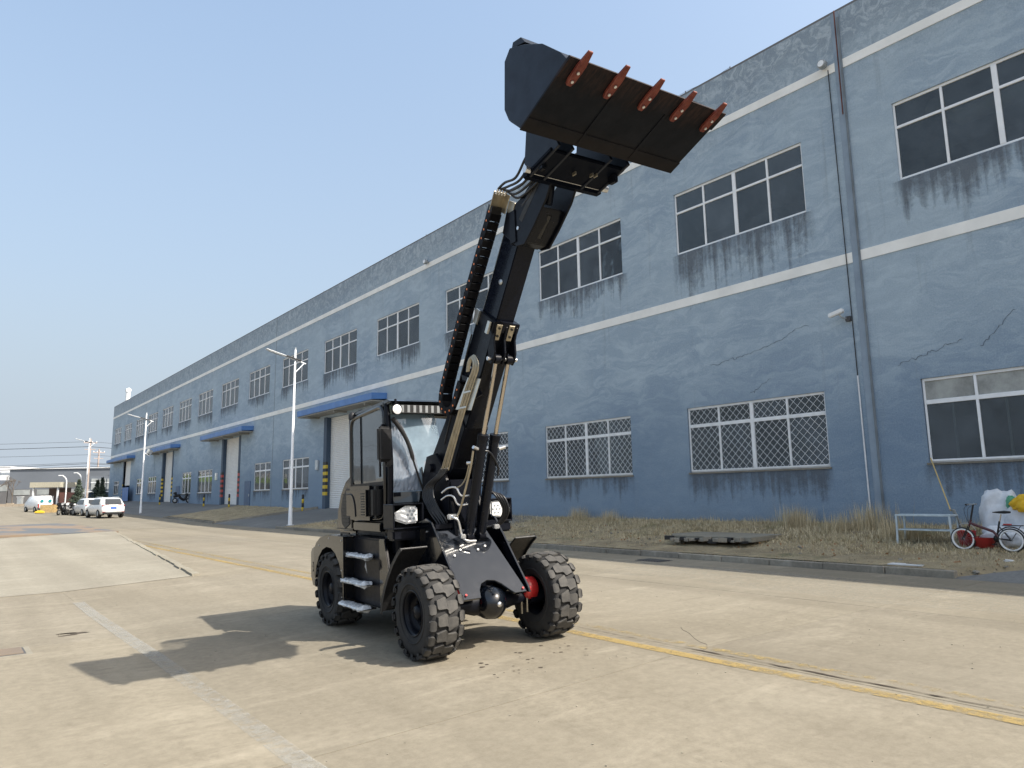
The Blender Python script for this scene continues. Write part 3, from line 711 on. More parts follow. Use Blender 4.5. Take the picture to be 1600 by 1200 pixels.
# local x along facade, y = depth; facade at y=0 facing camera
MB().bx(23.8, 90, .2, 24, 2.9, 6.35).build('upper_wall', M['farwall'], fb)
MB().bx(23.9, 90, .0, 24, -.5, 2.88).build('lower_wall', M['farwall2'], fb)
MB().bx(-60, 23.7, .2, 24, 3.9, 4.5).build('upper_wall', M['farwall'], fb)
MB().bx(-60, 23.7, .0, 24, -.5, 3.88).build('lower_wall', M['farwall2'], fb)
MB().bx(-60, 90, -.15, 0, 6.36, 6.5).build('roof_trim', M['polew'], fb) if False else MB().bx(23.6, 90, .0, .2, 6.352, 6.5).build('roof_trim', M['polew'], fb)
for k in range(26):
    MB().bx(-18+k*3.9, -18+k*3.9+2.7, -.05, .0, 2.6 if k < 11 else 1.9, 3.7 if k < 11 else 2.8).build('window', M['farwin'], fb)
wf = thing('factory_hall', 'pale white and green hall roof behind the warehouse at the far left', 'building', (2, 190, 1))
wf.rotation_euler.z = rz
MB().bx(-60, 11.5, 0, 20, 0, 8.2).build('wall', M['carw'], wf); MB().bx(-60, 11.6, -.1, 0, 6.6, 6.9).build('roof_trim', M['galv'], wf); MB().bx(-60, -1, -.15, -.1, 5.0, 7.0).build('green_panel', simple('lime_panel', (.35, .5, .15), .7), wf)
gh = thing('gatehouse', 'open gatehouse with a beige canopy and white columns before the warehouse', 'building', (12.6, 125.4, .8)); gh.rotation_euler.z = math.atan2(-2.65, 3.42)
MB().bx(-2.2, 2.2, -1, 3, 2.95, 3.7).build('canopy', simple('beige_fascia', (.45, .42, .33), .8), gh)
for x in (-1.8, 1.75): MB().bx(x-.1, x+.1, -.8, -.6, 0, 2.95).build('column', M['polew'], gh)
MB().bx(-1.6, 1.6, 2.6, 2.8, 0, 2.9).build('back_wall', simple('maroon_wall', (.16, .12, .11), .8), gh)
MB().bx(1.9, 2.6, -.5, 2.5, 0, 2.2).build('side_wall', simple('red_brick_far', (.28, .13, .10), .8), gh)
for k in range(5): MB().bx(-1.3+k*.6, -1.2+k*.6, -.75, -.7, 0, 1.7).build('gate_bar', M['galv'], gh)
wbx = thing('utility_cabinet', 'upright white cabinet before the grey warehouse wall', 'cabinet', (10.5, 143, 1.0)); wbx.rotation_euler.z = rz
MB().bx(-.35, .35, -.3, .3, 0, 1.5).build('body', M['galv'], wbx, bevel=.03); MB().bx(-.42, .42, -.36, .36, 1.5, 1.58).build('lid', M['polew'], wbx)
sb = thing('office_block', 'small dark building with white framed upper windows beside the factory corner', 'building', (19.5, 127, .9)); sb.rotation_euler.z = math.atan2(-1.1, 2.5)
MB().bx(-1.6, 4, 0, 8, 0, 2.2).build('lower_wall', M['jamb'], sb); MB().bx(-1.6, 4, .3, 8, 2.2, 4.6).build('upper_wall', M['farwall'], sb); MB().bx(-1.7, 4, -.3, .3, 2.1, 2.3).build('ledge', M['polew'], sb)
for k in range(3): MB().bx(-1.4+k*1.1, -.5+k*1.1, .2, .3, 2.5, 4.2).build('window', M['farwin'], sb); MB().bx(-1.45+k*1.1, -.45+k*1.1, .15, .2, 3.5, 3.65).build('transom', M['polew'], sb)
lw = thing('boundary_wall', 'low broken stone wall along the far left of the road', 'wall', (-12, 150, .9)); lw.rotation_euler.z = rz
rr_ = random.Random(9)
for k in range(60): MB().bx(-30+k*1.0, -30+k*1.0+.96, 0, .4, -.3, .55+rr_.uniform(-.12, .12)).build('stone', simple('wall_stone_%d' % k, (.38, .32, .25), .9) if k == 0 else bpy.data.materials['wall_stone_0'], lw)

# trees
def leafcloud(b, n, f, size, r):
    for _ in range(n):
        p = f(r); a = Vector((r.gauss(0, 1), r.gauss(0, 1), r.gauss(0, 1))).normalized()*size*r.uniform(.5, 1.3); c = a.orthogonal().normalized()*size*r.uniform(.3, .8)
        b.add([p, p+a, p+a*.5+c], [(0, 1, 2)])
def conifer(x, y, z, h, w_, label, seed):
    r = random.Random(seed); t = thing('conifer_tree', label, 'tree', (x, y, z), 0, 'trees beyond the parked cars')
    MB().tube([(0, 0, 0), (0, 0, h)], [.12, .02], 6).build('trunk', M['bark'], t)
    b = MB()
    def f(r):
        s = r.random()**1.3; zz = .3+(h-.3)*s; rad = w_*(1-s)*(.35+.65*abs(math.sin(zz*3.1)))*math.sqrt(r.random()); a = r.uniform(0, 6.3)
        return Vector((rad*math.cos(a), rad*math.sin(a), zz-rad*.25))
    leafcloud(b, 1800, f, .24, r); b.build('crown', M['pine'], t)
conifer(13.0, 99.5, .6, 3.6, 1.5, 'dark conifer behind the motor scooters', 1)
conifer(15.5, 100, .7, 2.7, 1.2, 'lower dark conifer right of the tall one', 2)
conifer(16.8, 112, .8, 3.6, 1.6, 'conifer beside the far street lamp pole', 3)
conifer(18.3, 118, .8, 4.2, 1.5, 'conifer half hidden near the factory corner', 4)
def bare(x, y, z, h, label, seed):
    r = random.Random(seed); t = thing('bare_tree', label, 'tree', (x, y, z), 0, 'leafless trees at the far left')
    b = MB()
    def br(p, d, L_, rad, lev):
        q = p+d*L_; b.tube([p, q], [rad, rad*.65], 4, False)
        if lev:
            for _ in range(3 if lev > 1 else 4): br(q, (d+Vector((r.gauss(0, .45), r.gauss(0, .45), r.uniform(0, .35)))).normalized(), L_*.68, rad*.6, lev-1)
    br(Vector((0, 0, 0)), Vector((0, 0, 1)), h*.33, .12, 4); b.build('branches', M['bark'], t)
for k, (x, y, h) in enumerate(((-1.5, 128, 7), (3.2, 132, 6.3), (6.3, 138, 6.6), (9.2, 140, 5.2), (-5.5, 125, 7.2))):
    bare(x, y, .9, h, ['leafless tree second from the left edge', 'thin leafless tree in front of the warehouse windows', 'leafless tree before the roof step of the warehouse', 'small leafless tree near the white cabinet', 'leafless tree at the left picture edge'][k], k)

# ------------------------------------------------------------ cars
def wheel_parts(t, pos, r_, w_):
    b = MB().lathe([(-w_/2, r_*.6), (-w_/2, r_*.95), (-w_*.35, r_), (w_*.35, r_), (w_/2, r_*.95), (w_/2, r_*.6)], (0, 0, 0), 20)
    tm = b.mesh('tyre', M['rubber2']); rmn = MB().lathe([(-w_*.4, .0), (-w_*.4, r_*.3), (-w_*.45, r_*.6), (w_*.45, r_*.6), (w_*.4, r_*.3), (w_*.4, 0)], (0, 0, 0), 16).mesh('rim', M['galv'])
    for p in pos: o = link('tyre', tm, t, p); link('rim', rmn, o)
def suv(x, y, z, rz, sc, label, tall=1.0, van=False):
    t = thing('parked_van' if van else 'parked_car', label, 'van' if van else 'car', (x, y, z), rz, None if van else 'white cars parked by the kerb'); t.scale = (sc, sc, sc)
    # local: -x is rear, length 4.5, width 1.85; cross sections along x
    if van: secs = [(-2.2, .35, 1.05, 1.95, .86), (-2.1, .3, 1.1, 2.0, .9), (0, .3, 1.1, 2.0, .92), (1.0, .3, 1.1, 1.95, .9), (1.9, .3, 1.0, 1.15, .88), (2.3, .35, .8, .9, .8)]
    else: secs = [(-2.22, .42, .95, 1.0, .78), (-2.12, .32, 1.0, 1.06, .86), (-1.95, .3, 1.02, 1.40, .9), (-1.55, .28, 1.02, 1.60, .92), (-.3, .28, 1.0, 1.66, .93), (.45, .28, .98, 1.58, .93), (1.15, .28, .96, 1.02, .92), (2.0, .3, .82, .88, .88), (2.25, .38, .7, .74, .76)]
    b = MB(); vs = []
    for (X, zb, zm, zt, hw) in secs:
        tw = hw*(.74 if zt-zm > .2 else .95)
        vs += [(X, -hw*.93, zb), (X, -hw, (zb+zm)/2), (X, -hw*.97, zm), (X, -tw, zt-.04), (X, -tw*.8, zt), (X, tw*.8, zt), (X, tw, zt-.04), (X, hw*.97, zm), (X, hw, (zb+zm)/2), (X, hw*.93, zb)]
    n = 10; fs = []
    for i in range(len(secs)-1):
        for k in range(n): fs.append((i*n+k, i*n+(k+1) % n, (i+1)*n+(k+1) % n, (i+1)*n+k))
    fs += [tuple(range(n)), tuple(range(len(vs)-1, len(vs)-n-1, -1))]
    b.add(vs, fs, True); b.build('body', M['carw'], t)
    hx, hy = (1.45, .82)
    wheel_parts(t, [(-1.4, hy, .35), (-1.4, -hy, .35), (1.4, hy, .35), (1.4, -hy, .35)], .35, .24)
    if not van:
        g = MB(); g.add([(-2.10, -.62, 1.08), (-2.10, .62, 1.08), (-1.80, .56, 1.50), (-1.80, -.56, 1.50)], [(0, 1, 2, 3)])
        for v in range(len(g.v)): pass
        g.v = [(a-.075, b_, c_+.02) for a, b_, c_ in g.v]; g.build('rear_window', M['carglass'], t)
        for s in (-1, 1):
            q = MB(); q.add([(-1.6, s*.90, 1.07), (.95, s*.905, 1.05), (.35, s*.76, 1.5), (-1.35, s*.745, 1.52)], [(0, 1, 2, 3)]); q.build('side_window', M['carglass'], t)
            MB().box((-2.16, s*.60, .99), (.10, .52, .10)).build('tail_lamp', M['tail'], t, bevel=.02)
            MB().box((-2.215, s*.66, .47), (.06, .3, .05)).build('reflector', M['tail'], t)
            MB().box((.75, s*1.0, 1.08), (.12, .18, .14)).build('door_mirror', M['carw'], t, bevel=.03)
        MB().box((-2.23, 0, .80), (.02, .44, .16)).build('number_plate', M['plate'], t)
        MB().box((-2.14, 0, .40), (.22, 1.55, .20)).build('bumper', M['plast'], t, bevel=.03)
        MB().box((-2.25, 0, .47), (.02, 1.2, .04)).build('skid_trim', M['galv'], t)
        MB().bar((-1.3, -.6, 1.68), (.2, -.6, 1.70), .04, .04).bar((-1.3, .6, 1.68), (.2, .6, 1.70), .04, .04).build('roof_rail', M['galv'], t)
    else:
        for s in (-1, 1):
            MB().lathe([(-.0, .0), (0, .2)], (-2.27, s*.45, 1.35), 14, 'x').build('rear_window', simple('teal_glass', (.03, .22, .25), .2) if s < 0 else bpy.data.materials['teal_glass'], t)
            MB().box((-2.2, s*.80, .75), (.1, .12, .5)).build('tail_lamp', M['tail'], t)
        MB().box((-2.27, 0, .70), (.03, .5, .14)).build('number_plate', M['galv'], t)
        MB().box((-2.2, 0, .38), (.2, 1.7, .16)).build('bumper', M['plast'], t)
    return t
suv(10.85, 67.9, .27, R(97), 1.0, 'white SUV seen from behind with a blue number plate, parked nearest')
suv(10.75, 75.5, .33, R(97), .95, 'second white car parked just ahead of the nearest white SUV')
suv(8.6, 94.2, .58, R(105), .86, 'small white van with two round teal rear windows by the gatehouse', van=True)
cr_ = thing('wooden_crate', 'open pale wooden crate on the road right of the white van', 'crate', (8.95, 87.7, .53), R(-30))
for k in range(5): MB().box((0, -.45, .10+k*.16), (1.25, .04, .14)).build('slat', M['wood'], cr_)
for s in (-1, 1): MB().box((s*.6, 0, .42), (.05, .9, .8)).build('side_panel', M['wood'], cr_)
MB().box((0, .45, .42), (1.2, .04, .8)).build('back_panel', M['wood'], cr_)
yb = thing('road_barrier', 'small yellow plastic block lying under the white van corner', 'barrier', (8.1, 86.9, .5)); MB().box((0, 0, .12), (.9, .4, .24)).build('block', M['yellow'], yb, bevel=.08); MB().box((0, 0, .27), (.4, .2, .08)).build('handle', M['yellow'], yb, bevel=.02)

def scooter(t, body):
    wheel_parts(t, [(-.6, 0, .25), (.65, 0, .25)], .25, .1)
    MB().tube(cr([(-.75, 0, .62), (-.3, 0, .72), (-.05, 0, .45), (.25, 0, .35), (.42, 0, .75), (.38, 0, .95)]), [.12]*6+[.13]*6+[.10]*19 if False else .12, 8).build('body', body, t)
    MB().box((-.35, 0, .82), (.6, .24, .09)).build('seat', M['plast'], t, bevel=.03)
    MB().tube([(.36, -.32, 1.05), (.40, 0, 1.0), (.36, .32, 1.05)], .02, 6).build('handlebar', M['plast'], t)
    MB().tube([(.65, 0, .25), (.42, 0, .95)], .04, 6).build('fork', M['galv'], t)
    MB().box((-.62, 0, .95), (.28, .3, .24)).build('top_box', body, t, bevel=.04)
scooter(mb_, M['plast'])
sc_l = ['black scooter leftmost in the row beside the white cars', 'white scooter second in the row beside the white cars', 'dark scooter in the middle of the parked row', 'white covered scooter right in the row, nearest the cars', 'white scooter at the back of the parked row']
for k, (x, y, rz_) in enumerate(((9.05, 78.4, 1.0), (9.55, 78.6, 1.4), (9.95, 78.2, 1.1), (10.25, 78.9, 1.7), (9.7, 79.8, .8))):
    t = thing('parked_scooter', sc_l[k], 'scooter', (x, y, .40), rz_, 'scooters parked beside the cars'); scooter(t, M['carw'] if k in (1, 3, 4) else M['plast']); t.scale = (1.05, 1.05, 1.05)

# ------------------------------------------------------------ telescopic wheel loader
ld = thing('wheel_loader', 'glossy black telescopic wheel loader with its bucket raised high on the boom', 'wheel loader')
O = Vector((4.855, 6.526, -.035)); th = 3.226; ro = .033
F = Vector((math.sin(th), math.cos(th), 0)); L = Vector((-math.cos(th), math.sin(th), 0)); U = F.cross(L)
Lr = L*math.cos(ro)+U*math.sin(ro); Ur = U*math.cos(ro)-L*math.sin(ro)
mm = Matrix((F, Lr, Ur)).transposed().to_4x4()
# F x L handedness: local axes x=forward, y=machine left (image right), z=up
mm.translation = O; ld.matrix_world = mm
PT, PM = M['paint'], M['paintm']
# wheels
def tyre_mesh():
    b = MB(); RR = .474
    prof = [(-.145, .215), (-.165, .235), (-.180, .30), (-.182, .36), (-.172, .415), (-.150, .436), (-.08, .444), (0, .446), (.08, .444), (.150, .436), (.172, .415), (.182, .36), (.180, .30), (.165, .235), (.145, .215)]
    b.lathe(prof, (0, 0, 0), 72)
    # raised ring on sidewall
    for s in (-1, 1): b.lathe([(s*.181, .285), (s*.187, .292), (s*.187, .30), (s*.181, .307)], (0, 0, 0), 72)
    n = 18; pitch = 2*math.pi*RR/n
    def block(poly, drop):
        top = []; bot = []; mid = []
        for v, s in poly:
            rr = RR-drop*max(0, (abs(v)-.10)/.09)**2
            a = s/RR; top.append(((rr)*math.cos(a), v, rr*math.sin(a))); 
            a2 = a; rb = .425; bot.append((rb*math.cos(a2), v*1.0, rb*math.sin(a2)))
        c = Vector((sum(t[0] for t in top), sum(t[1] for t in top), sum(t[2] for t in top)))/len(top)
        bot2 = []
        cb = Vector((sum(t[0] for t in bot), sum(t[1] for t in bot), sum(t[2] for t in bot)))/len(bot)
        for p in bot: bot2.append(tuple(cb+(Vector(p)-cb)*1.10))
        m_ = len(poly)
        b.add(top+bot2, [tuple(range(m_))]+[(i, m_+i, m_+(i+1) % m_, (i+1) % m_) for i in range(m_)])
    for i in range(n):
        s0 = i*pitch
        ce = [(-.112, .058), (-.112, -.020), (-.098, -.036), (-.012, -.036), (.004, -.052), (.004, -.078), (.016, -.090), (.100, -.052), (.112, -.040), (.112, .026), (.098, .040), (.010, .040), (-.006, .056), (-.006, .070), (-.020, .084)]
        block([(v, s0+s) for v, s in ce], .012)
        for sg in (1, -1):
            o = s0+(-.012 if sg > 0 else .085)+.055
            sh = [(.194, -.040), (.194, .040), (.176, .052), (.138, .046), (.128, .030), (.128, -.036), (.142, -.050), (.180, -.052)]
            block([(sg*v, o+s) for v, s in sh], .020)
            b.add([(rr*math.cos((o+s)/RR), sg*v, rr*math.sin((o+s)/RR)) for rr, v, s in ((.455, .196, -.036), (.455, .196, .036), (.395, .190, .026), (.395, .190, -.026), (.40, .178, -.026), (.40, .178, .026))], [(0, 1, 2, 3), (3, 2, 5, 4)])
    return b.mesh('tyre', M['rubber'])
tm = tyre_mesh()
def rim_mesh():
    b = MB()
    b.lathe([(-.150, .222), (-.160, .232), (-.165, .226), (-.150, .205), (-.11, .195), (-.06, .190), (-.055, .15), (-.045, .09), (-.06, .085), (-.12, .075), (-.135, .06), (-.14, 0)], (0, 0, 0), 40)
    b.lathe([(.15, .222), (.15, .205), (.06, .19), (-.045, .18)], (0, 0, 0), 40)
    b.lathe([(-.168, .236), (-.176, .226), (-.168, .218)], (0, 0, 0), 40)
    for k in range(8):
        a = k*math.pi/4; b.lathe([(-.058, .012), (-.080, .012), (-.083, 0)], (.115*math.cos(a), 0, .115*math.sin(a)), 6, 'y', False)
    return b.mesh('rim', M['paintm'])
rmz = rim_mesh()
for u, v, rot in ((0, -.7605, 0), (0, .7605, 1), (-2.538, -.7605, 2), (-2.538, .7605, 3)):
    wz = MB().tube([(0, -.05 if v < 0 else .05, 0), (0, .25 if v < 0 else -.25, 0)], .09, 14).build('wheel', PM, ld, (u, v, .474))
    if v > 0: wz.rotation_euler = (0, rot*.7, math.pi); wz.data = MB().tube([(0, -.05, 0), (0, .25, 0)], .09, 14).mesh('wheel_hub', PM)
    else: wz.rotation_euler = (0, rot*.5+.1, 0)
    link('tyre', tm, wz); link('rim', rmz, wz)
# front axle, differential
P = ld
MB().tube([(.0, -.6, .47), (.0, -.35, .47), (0, -.2, .48), (0, .1, .48), (0, .3, .47), (0, .6, .47)], [.07, .075, .13, .13, .075, .07], 16).build('front_axle', PM, P)
MB().lathe([(-.20, .05), (-.18, .13), (-.12, .17), (0, .18), (.10, .165), (.17, .11), (.20, .05), (.205, 0)], (.06, -.03, .48), 24, 'x').build('differential', PT, P)
MB().lathe([(.20, .03), (.215, .028), (.217, 0)], (.06, -.03, .48), 8, 'x').build('drain_plug', M['bolt'], P)
for s in (-1, 1):
    br = MB().lathe([(-.09, .0), (-.09, .10), (-.06, .13), (.06, .13), (.09, .10), (.09, 0)], (.0, s*.52, .56), 20); br.build('brake_housing', M['red'], P, bevel=0)
    MB().tube([(.05, s*.40, .47), (.05, s*.40, .30)], .012, 6).tube([(.10, s*.44, .47), (.10, s*.44, .32)], .012, 6).build('brake_line', M['zinc'], P)
MB().tube([(-2.538, -.6, .47), (-2.538, .6, .47)], .09, 12).build('rear_axle', PM, P)
# front mast: sloping plate, side plates
c0 = -.045
fp = MB()
# sheet with arch cut at the bottom; param along slope: bottom (u .22,w .585) to top (u -.42,w 1.30)
def sl(t, v): return (.22-.64*t, c0+v, .585+.73*t)
outl = [(-.405, -.02), (-.19, -.02), (-.165, .08), (-.115, .155), (-.03, .19), (.06, .175), (.13, .12), (.20, .03), (.245, -.02), (.405, -.02), (.385, .10), (.24, .98), (-.405, .98)]
top = [sl(t, v) for v, t in outl]; nrm = Vector((.73, 0, .64)).normalized()*.03
n = len(outl); fp.add(top+[tuple(Vector(p)-nrm) for p in top], [tuple(range(n)), tuple(range(2*n-1, n-1, -1))]+[(i, (i+1) % n, n+(i+1) % n, n+i) for i in range(n)])
fp.build('front_plate', simple('gloss_front_plate', (.007, .009, .013), .13, 0, .8, var=.05, sc=3, bump=0), P, bevel=.004, seg=1)
for s, v in ((-1, c0-.425), (1, c0+.425)):
    MB().prism([(.26, .56), (.235, .62), (-.40, 1.36), (-.52, 1.40), (-.95, 1.30), (-1.05, .75), (-.6, .42), (-.1, .56)], v-.013, v+.013).build('mast_side_plate', PT, P, bevel=.004, seg=1)
for v, t in ((-.36, .03), (.36, .02), (-.30, .55), (-.2, .62), (.02, .60), (.13, .64)):
    q = Vector(sl(t, v)); MB().tube([q, q+nrm*.6], .013, 8).build('bolt', M['bolt'] if t > .1 else M['red'], P)
MB().prism([(-.46, 1.28), (-.36, 1.28), (-.36, 1.33), (-.46, 1.33)], c0-.40, c0+.41).build('cross_plate', PM, P)
# glossy base block behind mast (top of front frame)
MB().bx(-1.15, -.35, -.36, .30, .5, 1.05).build('front_frame', PM, P, bevel=.02)
# central tower clutter: two narrow upright plates for the boom pivot
for v in (-.20, .17):
    MB().prism([(-.30, 1.15), (-.35, 1.45), (-.55, 1.95), (-.75, 2.15), (-.98, 2.12), (-1.12, 1.85), (-1.1, 1.2), (-.9, .9)], v-.02, v+.02).build('pivot_plate', PM, P, bevel=.004, seg=1)
MB().tube([(-.85, -.26, 1.98), (-.85, .23, 1.98)], .05, 14).build('boom_pivot_pin', PM, P)
# boom tubes along d
dB = Vector((.554, 0, .832)); nB = Vector((-.832, 0, .554))
def boompt(s, n_, v=0): q = Vector((.52, 0, 3.42))+dB*s+nB*n_; q.y = v; return q
def bbox(s0, s1, n0, n1, v0, v1):
    b = MB(); b.add([boompt(s, n_, v) for s in (s0, s1) for n_ in (n0, n1) for v in (v0, v1)], [(0, 1, 3, 2), (4, 6, 7, 5), (0, 4, 5, 1), (2, 3, 7, 6), (0, 2, 6, 4), (1, 5, 7, 3)]); return b
bbox(-1.75, .08, -.03, .37, -.145, .145).build('outer_boom', M['boomp'], P, bevel=.012)
bbox(-.3, 1.25, .015, .335, -.115, .115).build('inner_boom', simple('inner_boom_paint', (.005, .007, .014), .25, 0, .12, var=.2, sc=5, bump=.02, spec=.15), P, bevel=.01)
bbox(-.02, .10, -.05, .395, -.165, .165).build('boom_collar', PM, P, bevel=.008)
MB().add([boompt(.55, .17, -.1155)+Vector((0, 0, 0)) for _ in range(1)], []) 
q = boompt(.5, .13, -.115); MB().lathe([(-.012, 0), (-.012, .03), (0, .03)], tuple(q), 14).build('inspection_cap', M['galv'], P)
bbox(.1, 1.2, .336, .345, -.112, -.095).build('wear_strip', M['alu'], P)
# lower gusset of outer boom
MB().prism([tuple(boompt(-1.0, .37)[i] for i in (0, 2)), tuple(boompt(-1.85, .50)[i] for i in (0, 2)), (-1.12, 1.75), (-.75, 1.70), tuple(boompt(-1.75, -.03)[i] for i in (0, 2)), tuple(boompt(-1.2, -.03)[i] for i in (0, 2))], -.16, .16).build('boom_gusset', PM, P, bevel=.01)
# collar brackets with brass shims
for v in (-.10, .06):
    bbox(-.10, .08, -.062, -.045, v-.035, v+.035).build('shim_plate', M['zinc'], P, bevel=.003, seg=1)
    for s in (-.05, .04):
        q = boompt(s, -.062, v); MB().tube([q, q-nB*.012], .014, 8).build('bolt', M['plast'], P)
def cbk(v):
    MB().prism([tuple(boompt(a, n_)[i] for i in (0, 2)) for a, n_ in ((.06, -.02), (.06, -.055), (-.08, -.08), (-.20, -.165), (-.28, -.185), (-.345, -.165), (-.35, -.11), (-.30, -.07), (-.22, -.02))], v-.012, v+.012).build('cylinder_bracket', PM, P, bevel=.006, seg=1)
for s in (-1, 1):
    cbk(s*.135)
cbk(0)
q0, q1 = boompt(-.29, -.13, -.19), boompt(-.29, -.13, .19)
MB().tube([q0, q1], .022, 10).build('cylinder_pin', M['bolt'], P)
for v in (-.18,):
    bbox(-.06, .08, .0, .05, v-.02, v+.005).build('side_shim', M['alu'], P); 
bbox(-.06, .10, .29, .37, -.185, -.165).build('side_shim', M['alu'], P)
# lift cylinders
topc = boompt(-.29, -.13)
for v in (-.075, .085):
    T = Vector((topc.x, v, topc.z)); Gd = Vector((.12, v, 2.26)); Bt = Vector((-.27, v, 1.18)); dd = (T-Bt).normalized()
    cy = MB().tube([Bt, Gd], .058, 20).build('lift_cylinder', M['boomp'], P)
    MB().tube([Gd-dd*.01, Gd+dd*.05], .063, 20).build('gland', PM, cy)
    MB().tube([Gd, T-dd*.05], .024, 16).build('rod', M['chrome'], cy)
    MB().tube([T+Vector((0, -.035, 0)), T+Vector((0, .035, 0))], .052, 16).build('rod_eye', PM, cy)
    MB().tube([Bt+Vector((0, -.04, 0)), Bt+Vector((0, .04, 0))], .065, 16).build('base_eye', PM, cy)
    MB().tube([T+Vector((0, -.037, 0)), T+Vector((0, -.036, 0))], .010, 8).build('grease_cap', M['red'], cy)
    # white fitting at gland
    g = Gd-dd*.12; s = -1 if v < 0 else 1
    MB().tube([g+Vector((.03, s*.06, 0)), g+Vector((.05, s*.13, .02))], .02, 8).build('hose_fitting', M['bolt'], cy)
MB().tube(cr([(.10, -.19, 2.13), (.02, -.20, 1.9), (-.20, -.22, 1.47), (-.27, -.26, 1.40)]), .013, 8).build('steel_pipe', M['zinc'], P)
MB().tube(cr([(.08, -.17, 2.15), (.11, -.08, 2.13), (.12, .02, 2.10), (.06, .15, 1.95), (.02, .17, 1.85)]), .013, 8).build('steel_pipe', M['hose'], P)
# energy chain
pts = [(.80, 4.63), (.475, 4.178), (.114, 3.671), (-.11, 3.326), (-.281, 3.06), (-.40, 2.85), (-.425, 2.72), (-.36, 2.62), (-.25, 2.60), (-.14, 2.64), (-.07, 2.74), (.0, 2.85), (.08, 2.95)]
path = cr([(a, 0, c) for a, c in pts], 24); acc = 0; lastp = path[0]; stops = []; step = .0985; need = 0
for a, c in zip(path, path[1:]):
    seg = (c-a).length
    while need <= acc+seg: stops.append(a+(c-a)*((need-acc)/seg)); need += step
    acc += seg
lk = MB(); half = .057
lk.box((0, -.062, 0), (step*.97, .014, .092)).box((0, .062, 0), (step*.97, .014, .092)).box((0, 0, .030), (step*.80, .112, .012)).box((0, 0, -.030), (step*.80, .112, .012))
lk.box((.03, -.070, 0), (step*.45, .006, .06))
lm = lk.mesh('chain_link', simple('chain_nylon', (.006, .006, .008), .6, var=.2, spec=.15), bevel=.004, seg=1); pm = MB().tube([(0, -.0735, 0), (0, -.068, 0)], .0115, 10).mesh('link_pin', M['orange'])
chn = MB().box((.80, -.235, 4.65), (.10, .13, .09), Matrix.Rotation(R(-54), 3, 'Y')).build('cable_chain', M['plast'], P)
for a, c in zip(stops, stops[1:]):
    mid = (a+c)/2; d = c-a; ang = math.atan2(d.z, d.x)
    link('chain_link', lm, chn, (mid.x, -.235, mid.z), (0, -ang, 0)); link('link_pin', pm, chn, (a.x, -.235, a.z), (0, -ang, 0))
# galvanised bracket at chain top
bk = MB(); rb = Matrix.Rotation(R(-56), 3, 'Y')
bk.box((.87, -.235, 4.73), (.20, .15, .012), rb).box((.90, -.17, 4.71), (.20, .012, .14), rb).box((1.02, -.13, 4.62), (.12, .09, .12), rb)
bk.build('chain_bracket', M['zinc'], P, bevel=.003, seg=1)
for k in range(4): MB().tube([(.93, -.29+k*.035, 4.78), (.99, -.29+k*.035, 4.83)], .013, 8).build('hose_fitting', M['bolt'], P)
# hoses from bracket to coupler
for k in range(5):
    v0 = -.29+k*.03; o = k*.012
    MB().tube(cr([(.98, v0, 4.82), (1.12+o, v0-.01, 4.83-.04*k), (1.33+.03*k, v0-.02, 4.80-.03*k), (1.50+.03*k, v0-.03+.02*k, 4.90-.02*k), (1.62+.02*k, -.30+.04*k, 5.03), (1.70, -.30+.05*k, 5.12)]), .0135, 8).build('hydraulic_hose', M['hose'], P)
for k in range(3):
    MB().tube(cr([(1.0, -.13+.02*k, 4.66), (1.15, -.15, 4.55+.02*k), (1.3+.02*k, -.165, 4.62), (1.45+.03*k, -.17, 4.78), (1.62, -.17+.02*k, 4.86)]), .011, 8).build('hydraulic_hose', M['hose'], P)
# gooseneck
gp = [(.83, 4.40), (.92, 4.60), (1.20, 4.66), (1.45, 4.78), (1.60, 4.90), (1.72, 4.92), (1.80, 4.84), (1.76, 4.70), (1.62, 4.50), (1.40, 4.30), (1.22, 4.16), (1.08, 4.18)]
for v in (-.155, .155): MB().prism(gp, v-.012, v+.012).build('gooseneck_plate', PM, P, bevel=.004, seg=1)
MB().prism([(1.08, 4.19), (1.20, 4.19), (1.42, 4.36), (1.50, 4.47), (1.40, 4.52), (1.1, 4.40), (.95, 4.35)], -.143, .143).build('gooseneck_web', M['boomp'], P, bevel=.01)
MB().bx(.98, 1.10, -.18, .18, 4.22, 4.58).build('gooseneck_collar', PM, P, bevel=.01)
MB().prism([(1.15, 4.45), (1.55, 4.80), (1.60, 4.76), (1.20, 4.40)], -.169, -.160).build('slot_strip', M['hblack'], P)
MB().tube([(1.50, -.05, 4.50), (1.66, -.05, 4.98)], .045, 12).build('tilt_cylinder', PM, P)
MB().tube([(1.20, .09, 4.26), (1.40, .09, 4.40)], .03, 10).tube([(1.25, 0, 4.25), (1.45, 0, 4.42)], .03, 10).build('tilt_linkage', PT, P)
for v in (-.17, .17): MB().tube([(1.70, v-.02, 4.84), (1.70, v+.02, 4.84)], .045, 14).build('pivot_boss', M['bolt'] if v < 0 else PM, P)
q = (1.13, -.168, 4.36); MB().tube([q, (1.13, -.176, 4.36)], .02, 8).build('bolt', M['bolt'], P)
